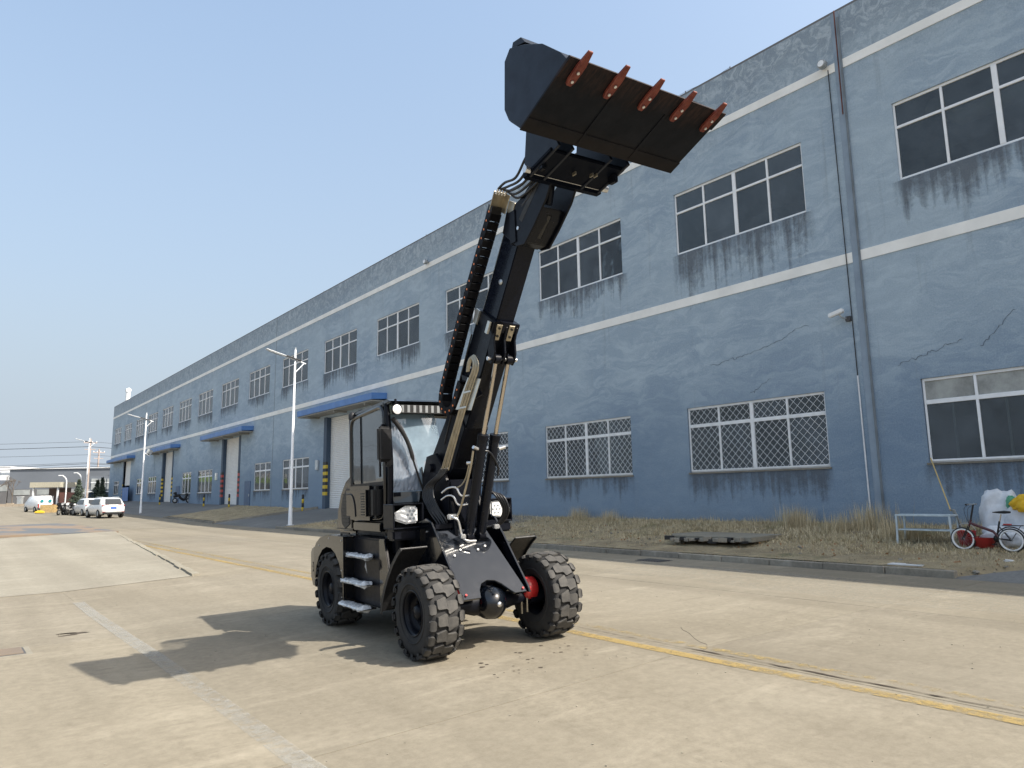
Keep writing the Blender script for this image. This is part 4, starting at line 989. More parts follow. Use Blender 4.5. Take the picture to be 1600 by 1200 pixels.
# coupler
cp = MB()
cp.box((1.90, 0, 4.70), (.42, .90, .045), Matrix.Rotation(R(-12), 3, 'Y'))
cp.bx(1.66, 1.74, -.46, .46, 4.62, 4.70); cp.build('coupler_frame', simple('coupler_paint', (.004, .006, .012), .5, spec=.06, bump=.02), P, bevel=.01)
for v in (-.42, -.26, .20, .42): MB().prism([(1.72, 4.62), (1.66, 4.78), (1.74, 5.25), (2.02, 5.30), (2.10, 4.95), (2.2, 4.74)], v-.014, v+.014).build('coupler_plate', M['bpaint'], P, bevel=.004, seg=1)
MB().tube([(1.75, -.50, 4.68), (1.75, .52, 4.68)], .035, 12).build('coupler_pin', M['bolt'], P)
MB().tube([(2.0, -.5, 5.22), (2.0, .5, 5.22)], .03, 12).build('coupler_pin', PM, P)
MB().box((2.0, .38, 4.66), (.10, .06, .08)).box((1.9, -.40, 4.66), (.08, .05, .06)).build('coupler_lug', PM, P, bevel=.01)
for v in (-.05, .12, .16): MB().box((1.95+v*.3, v, 4.655), (.05, .012, .03)).build('clip', M['zinc'], P)
# bucket
hw = .89; he = (2.27, 4.745); lp = (2.97, 5.025)
bd = Vector((lp[0]-he[0], 0, lp[1]-he[1])).normalized()
side = [(2.155, 5.55), (2.36, 5.47), (2.62, 5.33), (2.85, 5.125), (2.93, 5.02), he, (2.09, 4.905), (2.03, 5.03), (2.065, 5.47)]
bk_ = MB().prism([(x, z) for x, z in side], -hw-.0, -hw+.016).build('bucket', M['bpaint'], P, bevel=.003, seg=1)
MB().prism([(x, z) for x, z in side], hw-.016, hw).build('side_plate', M['bpaint'], bk_, bevel=.003, seg=1)
side2 = [(2.20, 5.42), (2.40, 5.36), (2.70, 5.20), (2.80, 5.05), (2.72, 4.95)]
back = [he, (2.09, 4.905), (2.03, 5.03), (2.04, 5.30), (2.065, 5.47), (2.155, 5.55), (2.24, 5.53)]
b = MB()
for a, c in zip(back, back[1:]): b.bar((a[0], 0, a[1]), (c[0], 0, c[1]), 2*hw-.04, .014, (a[1]-c[1], 0, c[0]-a[0]))
b.build('back_shell', M['bpaint'], bk_)
b = MB(); b.prism([(2.20, 5.53), (2.36, 5.50), (2.40, 5.62), (2.28, 5.64)], -hw+.05, -hw+.5); 
MB().prism([(2.155, 5.55), (2.36, 5.50), (2.30, 5.58), (2.18, 5.60)], -hw+.02, hw-.02).build('spill_guard', M['bpaint'], bk_, bevel=.003, seg=1)
MB().bar((he[0]+.0, 0, he[1]-.0), (lp[0], 0, lp[1]), 2*hw+.02, .018, (-bd.z, 0, bd.x)).build('bottom_plate', M['worn'], bk_)
dn = Vector((bd.z, 0, -bd.x))
for v in (-.30, .32):
    a = Vector((he[0]+.02, v, he[1]))+dn*.012; c = Vector((lp[0]-.16, v, lp[1]-.065))+dn*.012
    MB().bar(a, c, .022, .010, tuple(dn)).build('weld_seam', M['worn'], bk_)
a = Vector((lp[0]-.17, 0, lp[1]-.068))+dn*.016; c = Vector((lp[0]+.01, 0, lp[1]+.004))+dn*.016
MB().bar(a, c, 2*hw+.03, .014, tuple(dn)).build('cutting_edge', M['worn'], bk_)
a = Vector((he[0]-.005, 0, he[1]))+dn*.014; c = a+bd*.14
MB().bar(a, c, 2*hw+.03, .010, tuple(dn)).build('heel_plate', M['worn'], bk_)
for k in range(5):
    v = -.78+k*.39; base = Vector((lp[0]-.15, v, lp[1]-.06))+dn*.028
    tp = base+bd*.275; b = MB(); w2 = .038
    s1 = Vector((0, w2, 0)); s2 = Vector((0, w2*.62, 0)); hh = dn*.030
    pt = [base-bd*.05-s1*.6, base-s1, base+bd*.14-s1*1.05, tp-s2, tp+s2, base+bd*.14+s1*1.05, base+s1, base-bd*.05+s1*.6]
    nn = len(pt); up_ = [p+hh*(.6 if i in (3, 4) else 1) for i, p in enumerate(pt)]
    b.add([tuple(p) for p in pt]+[tuple(p) for p in up_], [tuple(range(nn)), tuple(range(2*nn-1, nn-1, -1))]+[(i, (i+1) % nn, nn+(i+1) % nn, nn+i) for i in range(nn)])
    tt = b.build('tooth', M['tooth'], bk_, bevel=.004, seg=1)
    for s in (.0, .085): 
        q = base+hh+bd*s; MB().tube([q, q+dn*.012], .013, 8).build('tooth_bolt', M['bolt'], bk_)
# aluminium tray with zinc pipes on boom side
tn = -.002
tray = MB(); tq = [(.244, 2.922), (.511, 2.87), (.287, 2.558), (-.051, 2.602)]
tray.prism(tq, -.312, -.306); tray.build('hose_tray', M['alu'], P)
MB().prism([(.10, 2.975), (.244, 2.925), (.22, 2.89), (.12, 2.91)], -.308, -.20).build('tray_side', PM, P)
MB().bar((.10, -.26, 2.70), (.25, -.16, 2.78), .03, .10).build('tray_bracket', PM, P)
for k in range(5):
    v = -.328-.003*(k % 2)
    MB().tube(cr([(.22+.012*k, v+.02, 2.99), (.27+.014*k, v+.01, 3.08), (.345+.018*k, v, 3.125+.004*k), (.40+.022*k, v, 3.07), (.375+.030*k, v, 2.98), (.24+.036*k, v, 2.83), (-.03+.033*k, v, 2.45), (-.40+.042*k, v, 1.935)]), .0095, 7).build('zinc_pipe', M['zinc'], P)
for (u_, z_) in ((.25, 2.76), (.14, 2.60)): MB().box((u_, -.338, z_), (.17, .012, .022)).build('pipe_clamp', M['alu'], P, bevel=.004, seg=1)
# hose bundle falling from pipes to front frame
rh = random.Random(8)
for k in range(7):
    o = k*.018; 
    MB().tube(cr([(-.40+o*1.5, -.328, 1.95), (-.50+o*1.4, -.33, 1.88), (-.74+o*1.2, -.34+o*.3, 1.78), (-.80+o*1.6, -.37+o*.4, 1.66), (-.70+o*1.5, -.36+o*.5, 1.50), (-.56+o*1.2, -.33+o*.5, 1.36+rh.uniform(-.02, .02)), (-.52+o*.8, -.31+o*.6, 1.26)]), .0135, 8).build('hydraulic_hose', M['hose'], P)
    MB().tube([(-.52+o*.8, -.31+o*.6, 1.27), (-.52+o*.8, -.31+o*.6, 1.22)], .017, 6).build('hose_fitting', M['bolt'], P)
for k in range(4):
    MB().tube(cr([(-.25, .12+.02*k, 1.75-.03*k), (-.12+.015*k, .22+.02*k, 1.62), (-.10+.02*k, .30+.012*k, 1.45), (-.18, .26+.02*k, 1.30), (-.26, .12+.03*k, 1.26)]), .013, 8).build('hydraulic_hose', M['hose'], P)
for k in range(4):
    MB().tube(cr([(-.45, -.26+.03*k, 1.24), (-.30, -.28+.04*k, 1.05-.02*k), (-.22, -.20+.05*k, .98), (-.35, -.1+.04*k, 1.12)]), .014, 8).build('hydraulic_hose', M['hose'], P)
MB().tube(cr([(-.30, -.30, 1.43), (-.22, -.29, 1.40), (-.20, -.24, 1.36), (-.20, -.20, 1.20), (-.16, -.16, 1.14), (-.13, -.06, 1.13)]), .015, 8).build('valve_pipe', M['bolt'], P)
MB().box((-.27, -.27, 1.41), (.06, .12, .06)).box((-.18, -.20, 1.19), (.05, .06, .05)).box((-.14, .22, 1.27), (.06, .07, .05)).build('valve_block', M['bolt'], P, bevel=.008)
MB().tube(cr([(-.42, -.32, 1.68), (-.34, -.28, 1.73), (-.26, -.22, 1.73), (-.22, -.18, 1.64), (-.18, -.08, 1.64)]), .013, 8).build('valve_pipe', M['bolt'], P)
MB().tube(cr([(-.44, -.32, 1.60), (-.36, -.28, 1.645), (-.29, -.24, 1.63), (-.26, -.20, 1.54), (-.20, -.10, 1.54)]), .012, 8).build('valve_pipe', M['bolt'], P)
MB().tube(cr([(-.26, -.22, 1.73), (-.17, -.2, 1.76), (-.10, -.18, 1.84), (-.02, -.18, 1.98)]), .009, 8).build('sensor_pipe', M['zinc'], P)
MB().tube([(-.03, -.2, 2.0), (.02, -.16, 2.0)], .022, 8).build('sensor_cap', M['bolt'], P)
MB().box((-.55, -.02, 1.55), (.30, .42, .55)).build('valve_housing', PM, P, bevel=.02)
MB().tube([(-.35, -.30, 1.02), (-.35, -.12, 1.10)], .06, 14).build('pump_body', PT, P)
# headlight bar and boxes
MB().bx(-.95, -.83, -.78, .80, 1.36, 1.50).build('light_bar', PM, P, bevel=.01)
for s, v0 in ((-1, -.60), (1, .675)):
    hb = MB().bx(-.98, -.70, v0-.20, v0+.20, 1.28, 1.575)
    hb_o = MB(); 
    for (y0, y1, z0, z1) in ((v0-.205, v0-.185, 1.30, 1.57), (v0+.165 if s < 0 else v0+.13, v0+.185 if s < 0 else v0+.15, 1.30, 1.57), (v0-.205, v0+.185 if s < 0 else v0+.15, 1.555, 1.575), (v0-.205, v0+.185 if s < 0 else v0+.15, 1.285, 1.305)):
        hb_o.bx(-.98, -.70, y0, y1, z0, z1)
    hb_o.bx(-.98, -.90, v0-.2, v0+.14, 1.30, 1.57)
    hh_ = hb_o.build('headlight', PM, P, bevel=.006, seg=1)
    # lens: rounded block with tapering outer tail
    ln = MB(); vv = v0-.01 if s < 0 else v0-.02
    poly = [(.13*-s, .095), (.13*-s, -.095), (-.02*-s, -.105), (-.165*-s, -.055), (-.175*-s, .02), (-.02*-s, .105)]
    ln.prism([(vv+a, 1.445+c) for a, c in poly], -.78, -.725, 'x'); ln.build('lens', M['led'], hh_, bevel=.018, seg=3)
    for k in range(7):
        a = k*math.pi/3; rr = .05 if k < 6 else 0
        q = (-.725, vv+.05*-s+rr*math.cos(a), 1.445+rr*math.sin(a)); MB().lathe([(0, .016), (.004, .012), (.003, .006), (.004, 0)], q, 10, 'x').build('led', M['steelgrey'], hh_)
    MB().bx(-.9, -.72, v0-.2, v0+.14, 1.16, 1.28).build('lamp_bracket', PM, hh_, bevel=.02)
# front mudguards
mg = [(-.27, 1.12), (-.36, 1.06), (-.49, .95), (-.62, .80), (-.73, .64), (-.80, .50), (-.83, .40)]
for s in (-1, 1):
    y0, y1 = (-.93, -.60) if s < 0 else (.56, .86)
    b = MB(); vs = []
    for x, z in mg: vs += [(x, y0, z), (x, y1, z)]
    b.add(vs, [(2*i, 2*i+1, 2*i+3, 2*i+2) for i in range(len(mg)-1)])
    me = b.mesh('mudguard', M['plast']); o = link('mudguard', me, P); md = o.modifiers.new('s', 'SOLIDIFY'); md.thickness = .022; o.modifiers.new('b', 'BEVEL').width = .006
    if s < 0: o.location = (0, 0, 0)
    MB().prism(mg+[(x+.035, z-.03) for x, z in mg[::-1]], (y0 if s < 0 else y1-.012), (y0+.012 if s < 0 else y1)).build('mudguard_side', M['plast'], o)
    for q_ in (.33, .66):
        yy = y0+(y1-y0)*q_; MB().bar((-.37, yy, 1.03), (-.55, yy, .87), .03, .010, (.7, 0, .7)).build('guard_rib', M['plast'], o)
    MB().tube([(-.66, s*.55, .80), (-.66, s*.66, .80)], .02, 8).build('guard_bracket', M['bolt'], P)
# chassis box with steps (right side of machine, image left)
MB().bx(-2.08, -1.13, -.78, -.15, .36, 1.165).build('tank_box', PM, P, bevel=.02)
MB().bx(-2.08, -1.13, .15, .78, .36, 1.165).build('tank_box', PM, P, bevel=.02)
# brown-reflecting pillar plate ahead of the steps
MB().prism([(-1.13, 1.17), (-.98, 1.17), (-.84, .75), (-.80, .40), (-1.0, .36), (-1.13, .36)], -.80, -.765).build('pillar_plate', PT, P, bevel=.008)
MB().bx(-1.3, -.85, -.5, .5, .45, 1.1).build('centre_joint', PM, P, bevel=.02)
MB().bx(-3.0, -1.2, -.40, .40, .42, 1.15).build('rear_chassis', PM, P, bevel=.02)
MB().tube([(-1.02, -.60, 1.0), (-1.02, -.60, 1.15)], .075, 16).build('filler_neck', PM, P)
MB().lathe([(1.15, .09), (1.18, .09), (1.19, .04), (1.22, .035), (1.22, 0)], (-1.02, -.60, 0), 16, 'z').build('filler_cap', M['plast'], P)
# steps wrapped in plastic film
for k, (z, dv) in enumerate(((.955, .04), (.64, .10), (.36, .14))):
    st_ = MB().bx(-2.05, -1.32, -.80-dv, -.76, z-.02, z).build('step', PM, P, bevel=.005)
    b = MB(); r = random.Random(k); nn = 14; vs = []
    for i in range(nn+1):
        u = -2.10+i*(.80/nn)
        for j in range(10):
            a = j*2*math.pi/10; ra = (.034*(1+r.uniform(-.3, .3)) if 0 < i < nn else .004); vs.append((u+r.uniform(-.012, .012), -.82-dv*.5+math.cos(a)*(ra*.9+.012+dv*.35), z-.01+math.sin(a)*ra*(.9 if i < nn-2 else 1.2)))
    b.add(vs, [(i*10+j, i*10+(j+1) % 10, (i+1)*10+(j+1) % 10, (i+1)*10+j) for i in range(nn) for j in range(10)], False); b.build('film_wrap', M['wrap'], st_)
r = random.Random(3); b = MB(); b.add([(-1.35, -.87, .95), (-1.30, -.90, .90), (-1.27, -.90, .82), (-1.33, -.87, .76), (-1.38, -.88, .84)], [(0, 1, 2, 3, 4)]); b.build('film_flap', M['wrap'], st_)
# rear fender (brown reflections): arch panel with thickness
def arch(rad, z0, z1, a0, a1, n=14): return [(-2.538+rad*math.cos(a0+(a1-a0)*i/n), .50+rad*math.sin(a0+(a1-a0)*i/n)) for i in range(n+1)]
inner = arch(.56, 0, 0, R(-8), R(168)); outer = [(-3.12, .98), (-2.95, 1.10), (-2.75, 1.155), (-2.5, 1.175), (-2.06, 1.175), (-2.06, .33), (-1.985, .30)]
poly = [(-2.06, .33), (-1.95, .33)] 
fpoly = [(-3.10, .62)]+[(-3.10, .98), (-2.98, 1.08), (-2.78, 1.15), (-2.5, 1.17), (-2.085, 1.17), (-2.085, .34), (-1.985+.0, .34)][0:6]+inner
b = MB(); ring_o = [(-1.98+0, .34), (-1.98, .6), (-1.98, .9), (-1.98, 1.17), (-2.3, 1.175), (-2.6, 1.17), (-2.85, 1.13), (-3.02, 1.05), (-3.12, .95), (-3.12, .75), (-3.12, .6)]
ring_i = [(-1.99-.02, .34), (-1.99, .62)]; ni = len(ring_o)
ring_i = [(-2.538+.535*math.cos(a), .50+.52*math.sin(a)) for a in np.linspace(R(-16), R(172), ni)]
vs = []
for (a, c) in zip(ring_o, ring_i): vs += [(a[0], -.925, a[1]), (c[0], -.925, c[1]), (a[0], -.90, a[1]), (c[0], -.90, c[1])]
fs = []
for i in range(ni-1):
    a, c = 4*i, 4*i+4; fs += [(a, a+1, c+1, c), (a+2, c+2, c+3, a+3), (a, c, c+2, a+2), (a+1, a+3, c+3, c+1)]
b.add(vs, fs); b.build('rear_fender', PT, P)
b = MB(); vs = []
for c in ring_i: vs += [(c[0], -.92, c[1]), (c[0], -.45, c[1])]
b.add(vs, [(2*i, 2*i+1, 2*i+3, 2*i+2) for i in range(ni-1)], True); b.build('wheel_arch', M['plast'], P)
b = MB(); vs = []
for c in ring_o[3:]: vs += [(c[0], -.922, c[1]), (c[0], -.45, c[1]+.004)]
b.add(vs, [(2*i, 2*i+1, 2*i+3, 2*i+2) for i in range(len(ring_o[3:])-1)]); b.build('fender_top', PT, P)
MB().bx(-2.09, -1.985, -.90, -.76, .34, 1.165).build('fender_edge', PT, P, bevel=.01)
MB().bx(-2.9, -2.1, .5, .92, .95, 1.17).build('rear_fender', PT, P, bevel=.03)
MB().bar((-2.36, -.80, 1.20), (-2.08, -.80, 1.20), .02, .02).tube([(-2.36, -.8, 1.165), (-2.36, -.8, 1.2)], .01, 6).build('grab_handle', PM, P)
# counterweight
MB().prism([(-3.02, .99), (-3.40, .97), (-3.46, .90), (-3.46, .55), (-3.36, .42), (-3.10, .42)], -.86, .86).build('counterweight', simple('counterweight_paint', (.012, .012, .013), .2, 0, .8, var=.15, bump=.02), P, bevel=.02)
sk = MB(); cxx, czz = -3.27, .70
for k in range(8):
    a = k*math.pi/4; sk.bar((cxx, -.868, czz), (cxx+.07*math.cos(a), -.868, czz+.09*math.sin(a)), .012, .012, (0, 1, 0))
sk.lathe([(-.004, 0), (-.004, .045), (0, .045)], (cxx, -.866, czz), 10); sk.build('emblem', M['plast'], P)
# engine hood
hs = [(-2.28, 1.18), (-2.28, 1.93), (-2.40, 1.97), (-2.58, 1.90), (-2.78, 1.72), (-2.90, 1.48), (-2.95, 1.18)]
MB().prism(hs, -.66, .66).build('engine_hood', PT, P, bevel=.04, seg=3)
MB().prism([(-2.42, 1.30), (-2.38, 1.76), (-2.52, 1.78), (-2.66, 1.66), (-2.74, 1.50), (-2.70, 1.30), (-2.58, 1.24)], -.668, -.66).build('hood_grille_frame', M['plast'], P)
for k in range(9): MB().bx(-2.68+k*.003, -2.44, -.674, -.668, 1.32+k*.046, 1.335+k*.046).build('grille_slat', M['paintm'], P)
MB().box((-2.345, -.665, 1.42), (.07, .02, .13)).build('hood_latch', M['plast'], P, bevel=.006)
MB().box((-2.335, -.677, 1.40), (.035, .008, .06)).build('latch_plate', M['alu'], P)
# cab
cy0, cy1 = -.655, .60
def rpath(pts): return cr([(p[0], p[1], p[2]) for p in pts], 1)
dr = [(-1.30, 2.76), (-1.24, 2.66), (-1.225, 2.3), (-1.235, 1.45), (-2.30, 1.42), (-2.33, 1.6), (-2.335, 2.52), (-2.29, 2.66), (-2.18, 2.73), (-1.8, 2.765)]
def rounded(poly, r=.06, n=4):
    out = []; m_ = len(poly)
    for i in range(m_):
        p = Vector(poly[i]); a = (Vector(poly[i-1])-p); c = (Vector(poly[(i+1) % m_])-p); ra = min(r, a.length*.45, c.length*.45)
        A = p+a.normalized()*ra; C = p+c.normalized()*ra
        for k in range(n+1):
            t = k/n; out.append(((1-t)**2*A+2*t*(1-t)*p+t*t*C))
    return out
door_o = rounded([(-1.235, 2.775), (-1.235, 1.40), (-2.325, 1.36), (-2.335, 2.70)], .16)
for v, nm in ((cy0, 'cab_door'), (cy1, 'cab_side')):
    b = MB(); pp = [Vector((q.x, v, q.y)) for q in door_o]; pp.append(pp[0]); b.tube(pp, .030, 8, False); dd_ = b.build(nm, PT, P)
    MB().bar((-1.24, v, 1.82), (-2.31, v, 1.80), .035, .05).build('waist_rail', PM, dd_)
    MB().bar((-1.98, v, 1.82), (-1.98, v, 2.74), .012, .035).build('divider', PM, dd_)
    inset = [(-1.26, 2.74), (-1.26, 1.83), (-2.30, 1.82), (-2.31, 2.68)]
    g = MB().prism([(q.x, q.y) for q in rounded(inset, .13)], v-.003, v+.003); g.build('glass', M['cabglass'], dd_)
    MB().prism([(-1.26, 1.81), (-1.26, 1.42), (-2.30, 1.40), (-2.30, 1.80)], v-.008, v+.008).build('lower_panel', PT, dd_)
    MB().bar((-1.30, v-.04*(1 if v < 0 else -1), 1.90), (-1.30, v-.04*(1 if v < 0 else -1), 2.3), .02, .02).build('grab_rail', PM, dd_)
# pillars, roof, rear
for v in (cy0+.01, cy1-.01):
    MB().tube(cr([(-1.13, v, 1.55), (-1.10, v, 2.1), (-1.17, v, 2.70), (-1.22, v, 2.80)]), .036, 8).build('front_pillar', PM, P)
    MB().bar((-2.34, v, 1.36), (-2.34, v, 2.76), .06, .06).build('rear_pillar', PM, P)
MB().prism([(-1.05, 2.785), (-1.02, 2.805), (-1.12, 2.835), (-2.3, 2.775), (-2.38, 2.75), (-2.38, 2.72), (-1.2, 2.77)], cy0-.02, cy1+.05).build('cab_roof', PT, P, bevel=.02)
MB().bx(-1.13, -1.04, cy0+.08, cy1, 2.665, 2.765).build('visor_strip', M['plast'], P)
for k in range(14): 
    MB().prism([(-1.038, 2.672), (-1.036, 2.76), (-1.04, 2.76), (-1.042, 2.672)], cy0+.14+k*.082, cy0+.175+k*.082).build('visor_stripe', simple('visor_grey', (.24, .25, .26), .5), P) if k == 0 else MB().prism([(-1.038, 2.672), (-1.036, 2.76), (-1.04, 2.76), (-1.042, 2.672)], cy0+.14+k*.082, cy0+.175+k*.082).build('visor_stripe', bpy.data.materials['visor_grey'], P)
MB().bx(-1.4, -1.12, cy0+.05, cy1-.03, 1.12, 1.56).build('cab_lower_front', PT, P, bevel=.01)
MB().bx(-2.30, -1.25, cy0+.05, cy1-.02, 1.17, 1.42).build('cab_floor', PM, P, bevel=.01)
MB().bx(-2.36, -2.28, cy0+.03, cy1-.02, 1.3, 1.95).build('cab_rear_wall', PM, P)
MB().bx(-2.345, -2.335, cy0+.05, cy1-.05, 1.96, 2.74).build('rear_glass', M['cabglass'], P)
# windscreen: curved glass, sky reflection painted in as a pale blue diffuse layer
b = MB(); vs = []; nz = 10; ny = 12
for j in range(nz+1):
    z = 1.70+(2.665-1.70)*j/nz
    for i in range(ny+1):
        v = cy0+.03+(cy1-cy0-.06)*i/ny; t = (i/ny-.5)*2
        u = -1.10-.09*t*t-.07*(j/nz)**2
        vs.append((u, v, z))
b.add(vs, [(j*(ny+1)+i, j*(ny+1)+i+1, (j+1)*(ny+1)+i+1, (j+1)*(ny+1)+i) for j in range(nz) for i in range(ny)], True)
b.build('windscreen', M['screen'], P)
b = MB().bar((-1.13, cy0+.05, 1.68), (-1.13, cy1-.05, 1.68), .06, .05); b.build('windscreen_sill', PM, P)
MB().bar((-1.085, -.20, 1.70), (-1.10, -.23, 2.0), .012, .02).build('glass_joint', M['plast'], P)
b = MB(); b.add([(-1.12, cy0+.05, 1.58), (-1.05, -.30, 1.58), (-1.05, -.28, 1.705), (-1.12, cy0+.04, 1.705)], [(0, 1, 2, 3)]); b.build('lower_glass', simple('grey_glass', (.05, .07, .09), .1, 0, .8, bump=0), P)
MB().tube(cr([(-1.075, -.62, 2.60), (-1.075, -.55, 2.52), (-1.07, -.465, 2.39), (-1.065, -.40, 2.24), (-1.06, -.355, 2.07), (-1.06, -.30, 1.90), (-1.06, -.23, 1.70)], 3), [.03]*6+[.026]*6+[.012]*7, 8).build('curved_pillar', M['plast'], P)
# crinkled protective film inside the glass
b = MB(); r = random.Random(5); vs = []; nx_, nz_ = 14, 18
for j in range(nz_+1):
    for i in range(nx_+1):
        s, t = i/nx_, j/nz_; v = -.60+s*(.36-.24*t*t); z = 1.72+t*.84
        vs.append((-1.105-.045*t-.06*(1-s)**2+r.uniform(-.006, .006), v, z))
b.add(vs, [(j*(nx_+1)+i, j*(nx_+1)+i+1, (j+1)*(nx_+1)+i+1, (j+1)*(nx_+1)+i) for j in range(nz_) for i in range(nx_)], False)
k = N('clear_film'); fm = k.n('ShaderNodeMixShader', {0: .45, 1: k.n('ShaderNodeBsdfTransparent', {'Color': (.85, .9, .95, 1)}).outputs[0], 2: k.bsdf((.40, .42, .47), .12, 0, .5)}).outputs[0]
b.build('protective_film', k.done(fm), P)
# interior
st = MB().box((-1.85, 0, 1.62), (.50, .50, .14)).build('seat', M['seat'], P, bevel=.04)
MB().box((-2.10, 0, 1.95), (.14, .48, .62), Matrix.Rotation(R(10), 3, 'Y')).build('backrest', M['seat'], st, bevel=.04)
sw = MB(); ring = [(-1.45+.13*math.cos(a), .0+.19*math.sin(a), 2.02+.12*math.cos(a)) for a in np.linspace(0, 2*math.pi, 21)]
sw.tube(ring, .016, 6, False).tube([(-1.30, 0, 1.55), (-1.45, 0, 2.0)], .035, 8); sw.build('steering_wheel', M['plast'], P)
MB().box((-1.33, .02, 1.86), (.14, .34, .24)).build('dashboard', M['plast'], P, bevel=.03)
MB().box((-1.24, -.10, 2.03), (.03, .06, .09)).build('warning_label', M['orange'], P)
MB().bar((-1.15, .05, 2.25), (-1.10, .45, 1.85), .015, .03).build('wiper', M['plast'], P)
# air unit box on the side
ab = MB().bx(-2.17, -1.42, -.82, -.68, 1.375, 1.80).build('side_box', PT, P, bevel=.05, seg=4)
MB().bx(-1.44, -1.30, -.78, -.66, 1.40, 1.79).build('box_hose_cover', M['plast'], P, bevel=.04)
for k_ in range(9): MB().bx(-1.62, -1.52, -.826, -.82, 1.44+k_*.032, 1.455+k_*.032).build('vent_slot', M['plast'], ab)
MB().tube(cr([(-2.10, -.822, 1.70), (-1.92, -.822, 1.69), (-1.83, -.822, 1.58), (-1.80, -.822, 1.42)]), .010, 6).build('press_line', PM, ab)
MB().bx(-2.15, -1.28, -.72, -.64, 1.24, 1.34).build('cab_sill', PT, P, bevel=.01)
# mirror, work light, antenna
mr = MB().tube([(-1.17, -.66, 2.52), (-1.12, -.74, 2.52), (-1.08, -.78, 2.48), (-1.08, -.78, 2.1)], .013, 8).build('mirror', PM, P)
MB().box((-1.00, -.765, 2.28), (.09, .20, .42), Matrix.Rotation(R(18), 3, 'Z')).build('mirror_housing', M['plast'], mr, bevel=.03, seg=3)
MB().box((-1.04, -.70, 2.08), (.06, .10, .13)).build('lower_mirror', M['plast'], mr, bevel=.02)
for v in (-.60, .56):
    wl = MB().lathe([(-.05, .0), (-.05, .04), (-.02, .062), (.03, .068), (.035, .062)], (-1.0, v, 2.70), 18, 'x').build('work_light', PM, P)
    MB().lathe([(.0, .060), (.005, .05), (.012, 0)], (-.972, v, 2.70), 18, 'x').build('lens', M['led'], wl)
    MB().box((-1.02, v, 2.79), (.03, .02, .08)).build('light_bracket', PM, wl)
MB().lathe([(0, .05), (.06, .05), (.09, .03), (.1, 0)], (-2.25, cy0-.02, 2.70), 12, 'z').build('rear_marker', M['plast'], P)
# bronze side plate behind the front mudguard and misc small parts
MB().bx(-1.05, -.60, -.52, -.47, .62, 1.28).build('frame_cheek', PT, P, bevel=.01)
MB().bx(-1.10, -.85, -.70, -.60, 1.17, 1.36).build('cab_mount', PM, P, bevel=.01)
MB().box((-.90, -.62, 1.24), (.05, .09, .07)).build('plate_tag', M['alu'], P)

for (u, z) in ((-2.04, .42), (-2.04, .75), (-2.04, 1.12), (-2.9, 1.02), (-2.5, 1.13), (-3.0, .68)):
    MB().tube([(u, -.92, z), (u, -.932, z)], .010, 8).build('panel_bolt', M['bolt'], P)
for (u, z) in ((-.95, 1.2), (-.9, .8), (-.35, .62), (0, .60), (-.5, 1.25), (.1, .68)):
    MB().tube([(u, c0-.438, z), (u, c0-.45, z)], .010, 8).build('panel_bolt', M['bolt'], P)
MB().bar((-2.30, -.672, 1.235), (-2.93, -.672, 1.235), .012, .006).build('hood_seam', M['plast'], P)
MB().bar((-2.36, -.668, 1.90), (-2.33, -.668, 1.25), .012, .008).build('hood_seam', M['plast'], P)
for k_ in range(3): MB().tube(cr([(-1.25, -.3+.12*k_, .75), (-1.0, -.45+.1*k_, .85-.05*k_), (-.7, -.4+.1*k_, .8), (-.5, -.3+.08*k_, .9)]), .014, 8).build('hydraulic_hose', M['hose'], P)
for s_ in (.15, .55, .95): 
    q = boompt(-1.5+s_, .20, -.146); MB().tube([q, q+Vector((0, -.008, 0))], .012, 8).build('boom_bolt', M['bolt'], P)
bbox(-1.2, -.4, .10, .115, -.150, -.1455).build('boom_seam', PM, P)
MB().tube(cr([tuple(boompt(-1.6, .30, -.16)), tuple(boompt(-.9, .33, -.165)), tuple(boompt(-.2, .34, -.17))]), .010, 6).build('boom_line', M['hose'], P)
MB().bx(-1.22, -1.19, -.30, -.18, 1.24, 1.34).build('data_plate', M['alu'], P)

# ------------------------------------------------------------ bike, bench, sacks and clutter by the wall
def vz(x, y): return zA(x, y)+.045
bn = thing('metal_bench', 'pale blue steel shelf bench standing against the wall left of the bicycle', 'bench', (17.0, 6.8, vz(17, 6.8)))
MB().bx(-.22, .22, -.57, .57, .56, .60).build('top_shelf', M['bench'], bn, bevel=.008)
MB().bx(-.20, .20, -.54, .54, .25, .28).build('lower_shelf', M['bench'], bn, bevel=.008)
for sx_ in (-1, 1):
    for sy_ in (-1, 1): MB().bar((sx_*.20, sy_*.56, -.05), (sx_*.20, sy_*.54, .57), .035, .035).build('leg', M['bench'], bn)
mp = thing('mop', 'grey string mop upside down with bamboo handle leaning on the window corner', 'mop', (17.3, 6.4, 1.02))
MB().tube([(0, 0, .08), (1.62, .92, 1.30)], .014, 8).build('handle', M['bamboo'], mp)
b = MB(); r = random.Random(2)
for k_ in range(60):
    a = r.uniform(-.06, .06); b.tube(cr([(a*.3, a, .10), (a-.04, a-.06, .10), (a*1.6-.06, -.12+a, -.05), (a*2-.05, -.20+a*1.2, -.40+r.uniform(-.08, .08))], 3), .008, 4, False)
b.build('mop_head', M['mop'], mp)
bkt = thing('red_bucket', 'red plastic bucket behind the front wheel of the bicycle', 'bucket', (16.75, 5.95, vz(16.8, 6)))
MB().lathe([(0, 0), (0, .13), (.30, .18), (.31, .19), (.30, .175), (.02, .125)], (0, 0, 0), 18, 'z').build('body', M['bucketred'], bkt)
MB().tube([(0, .18*math.cos(a), .30+.16*math.sin(a)*-1*-1) for a in np.linspace(0, math.pi, 9)], .006, 5).build('handle', M['galv'], bkt)
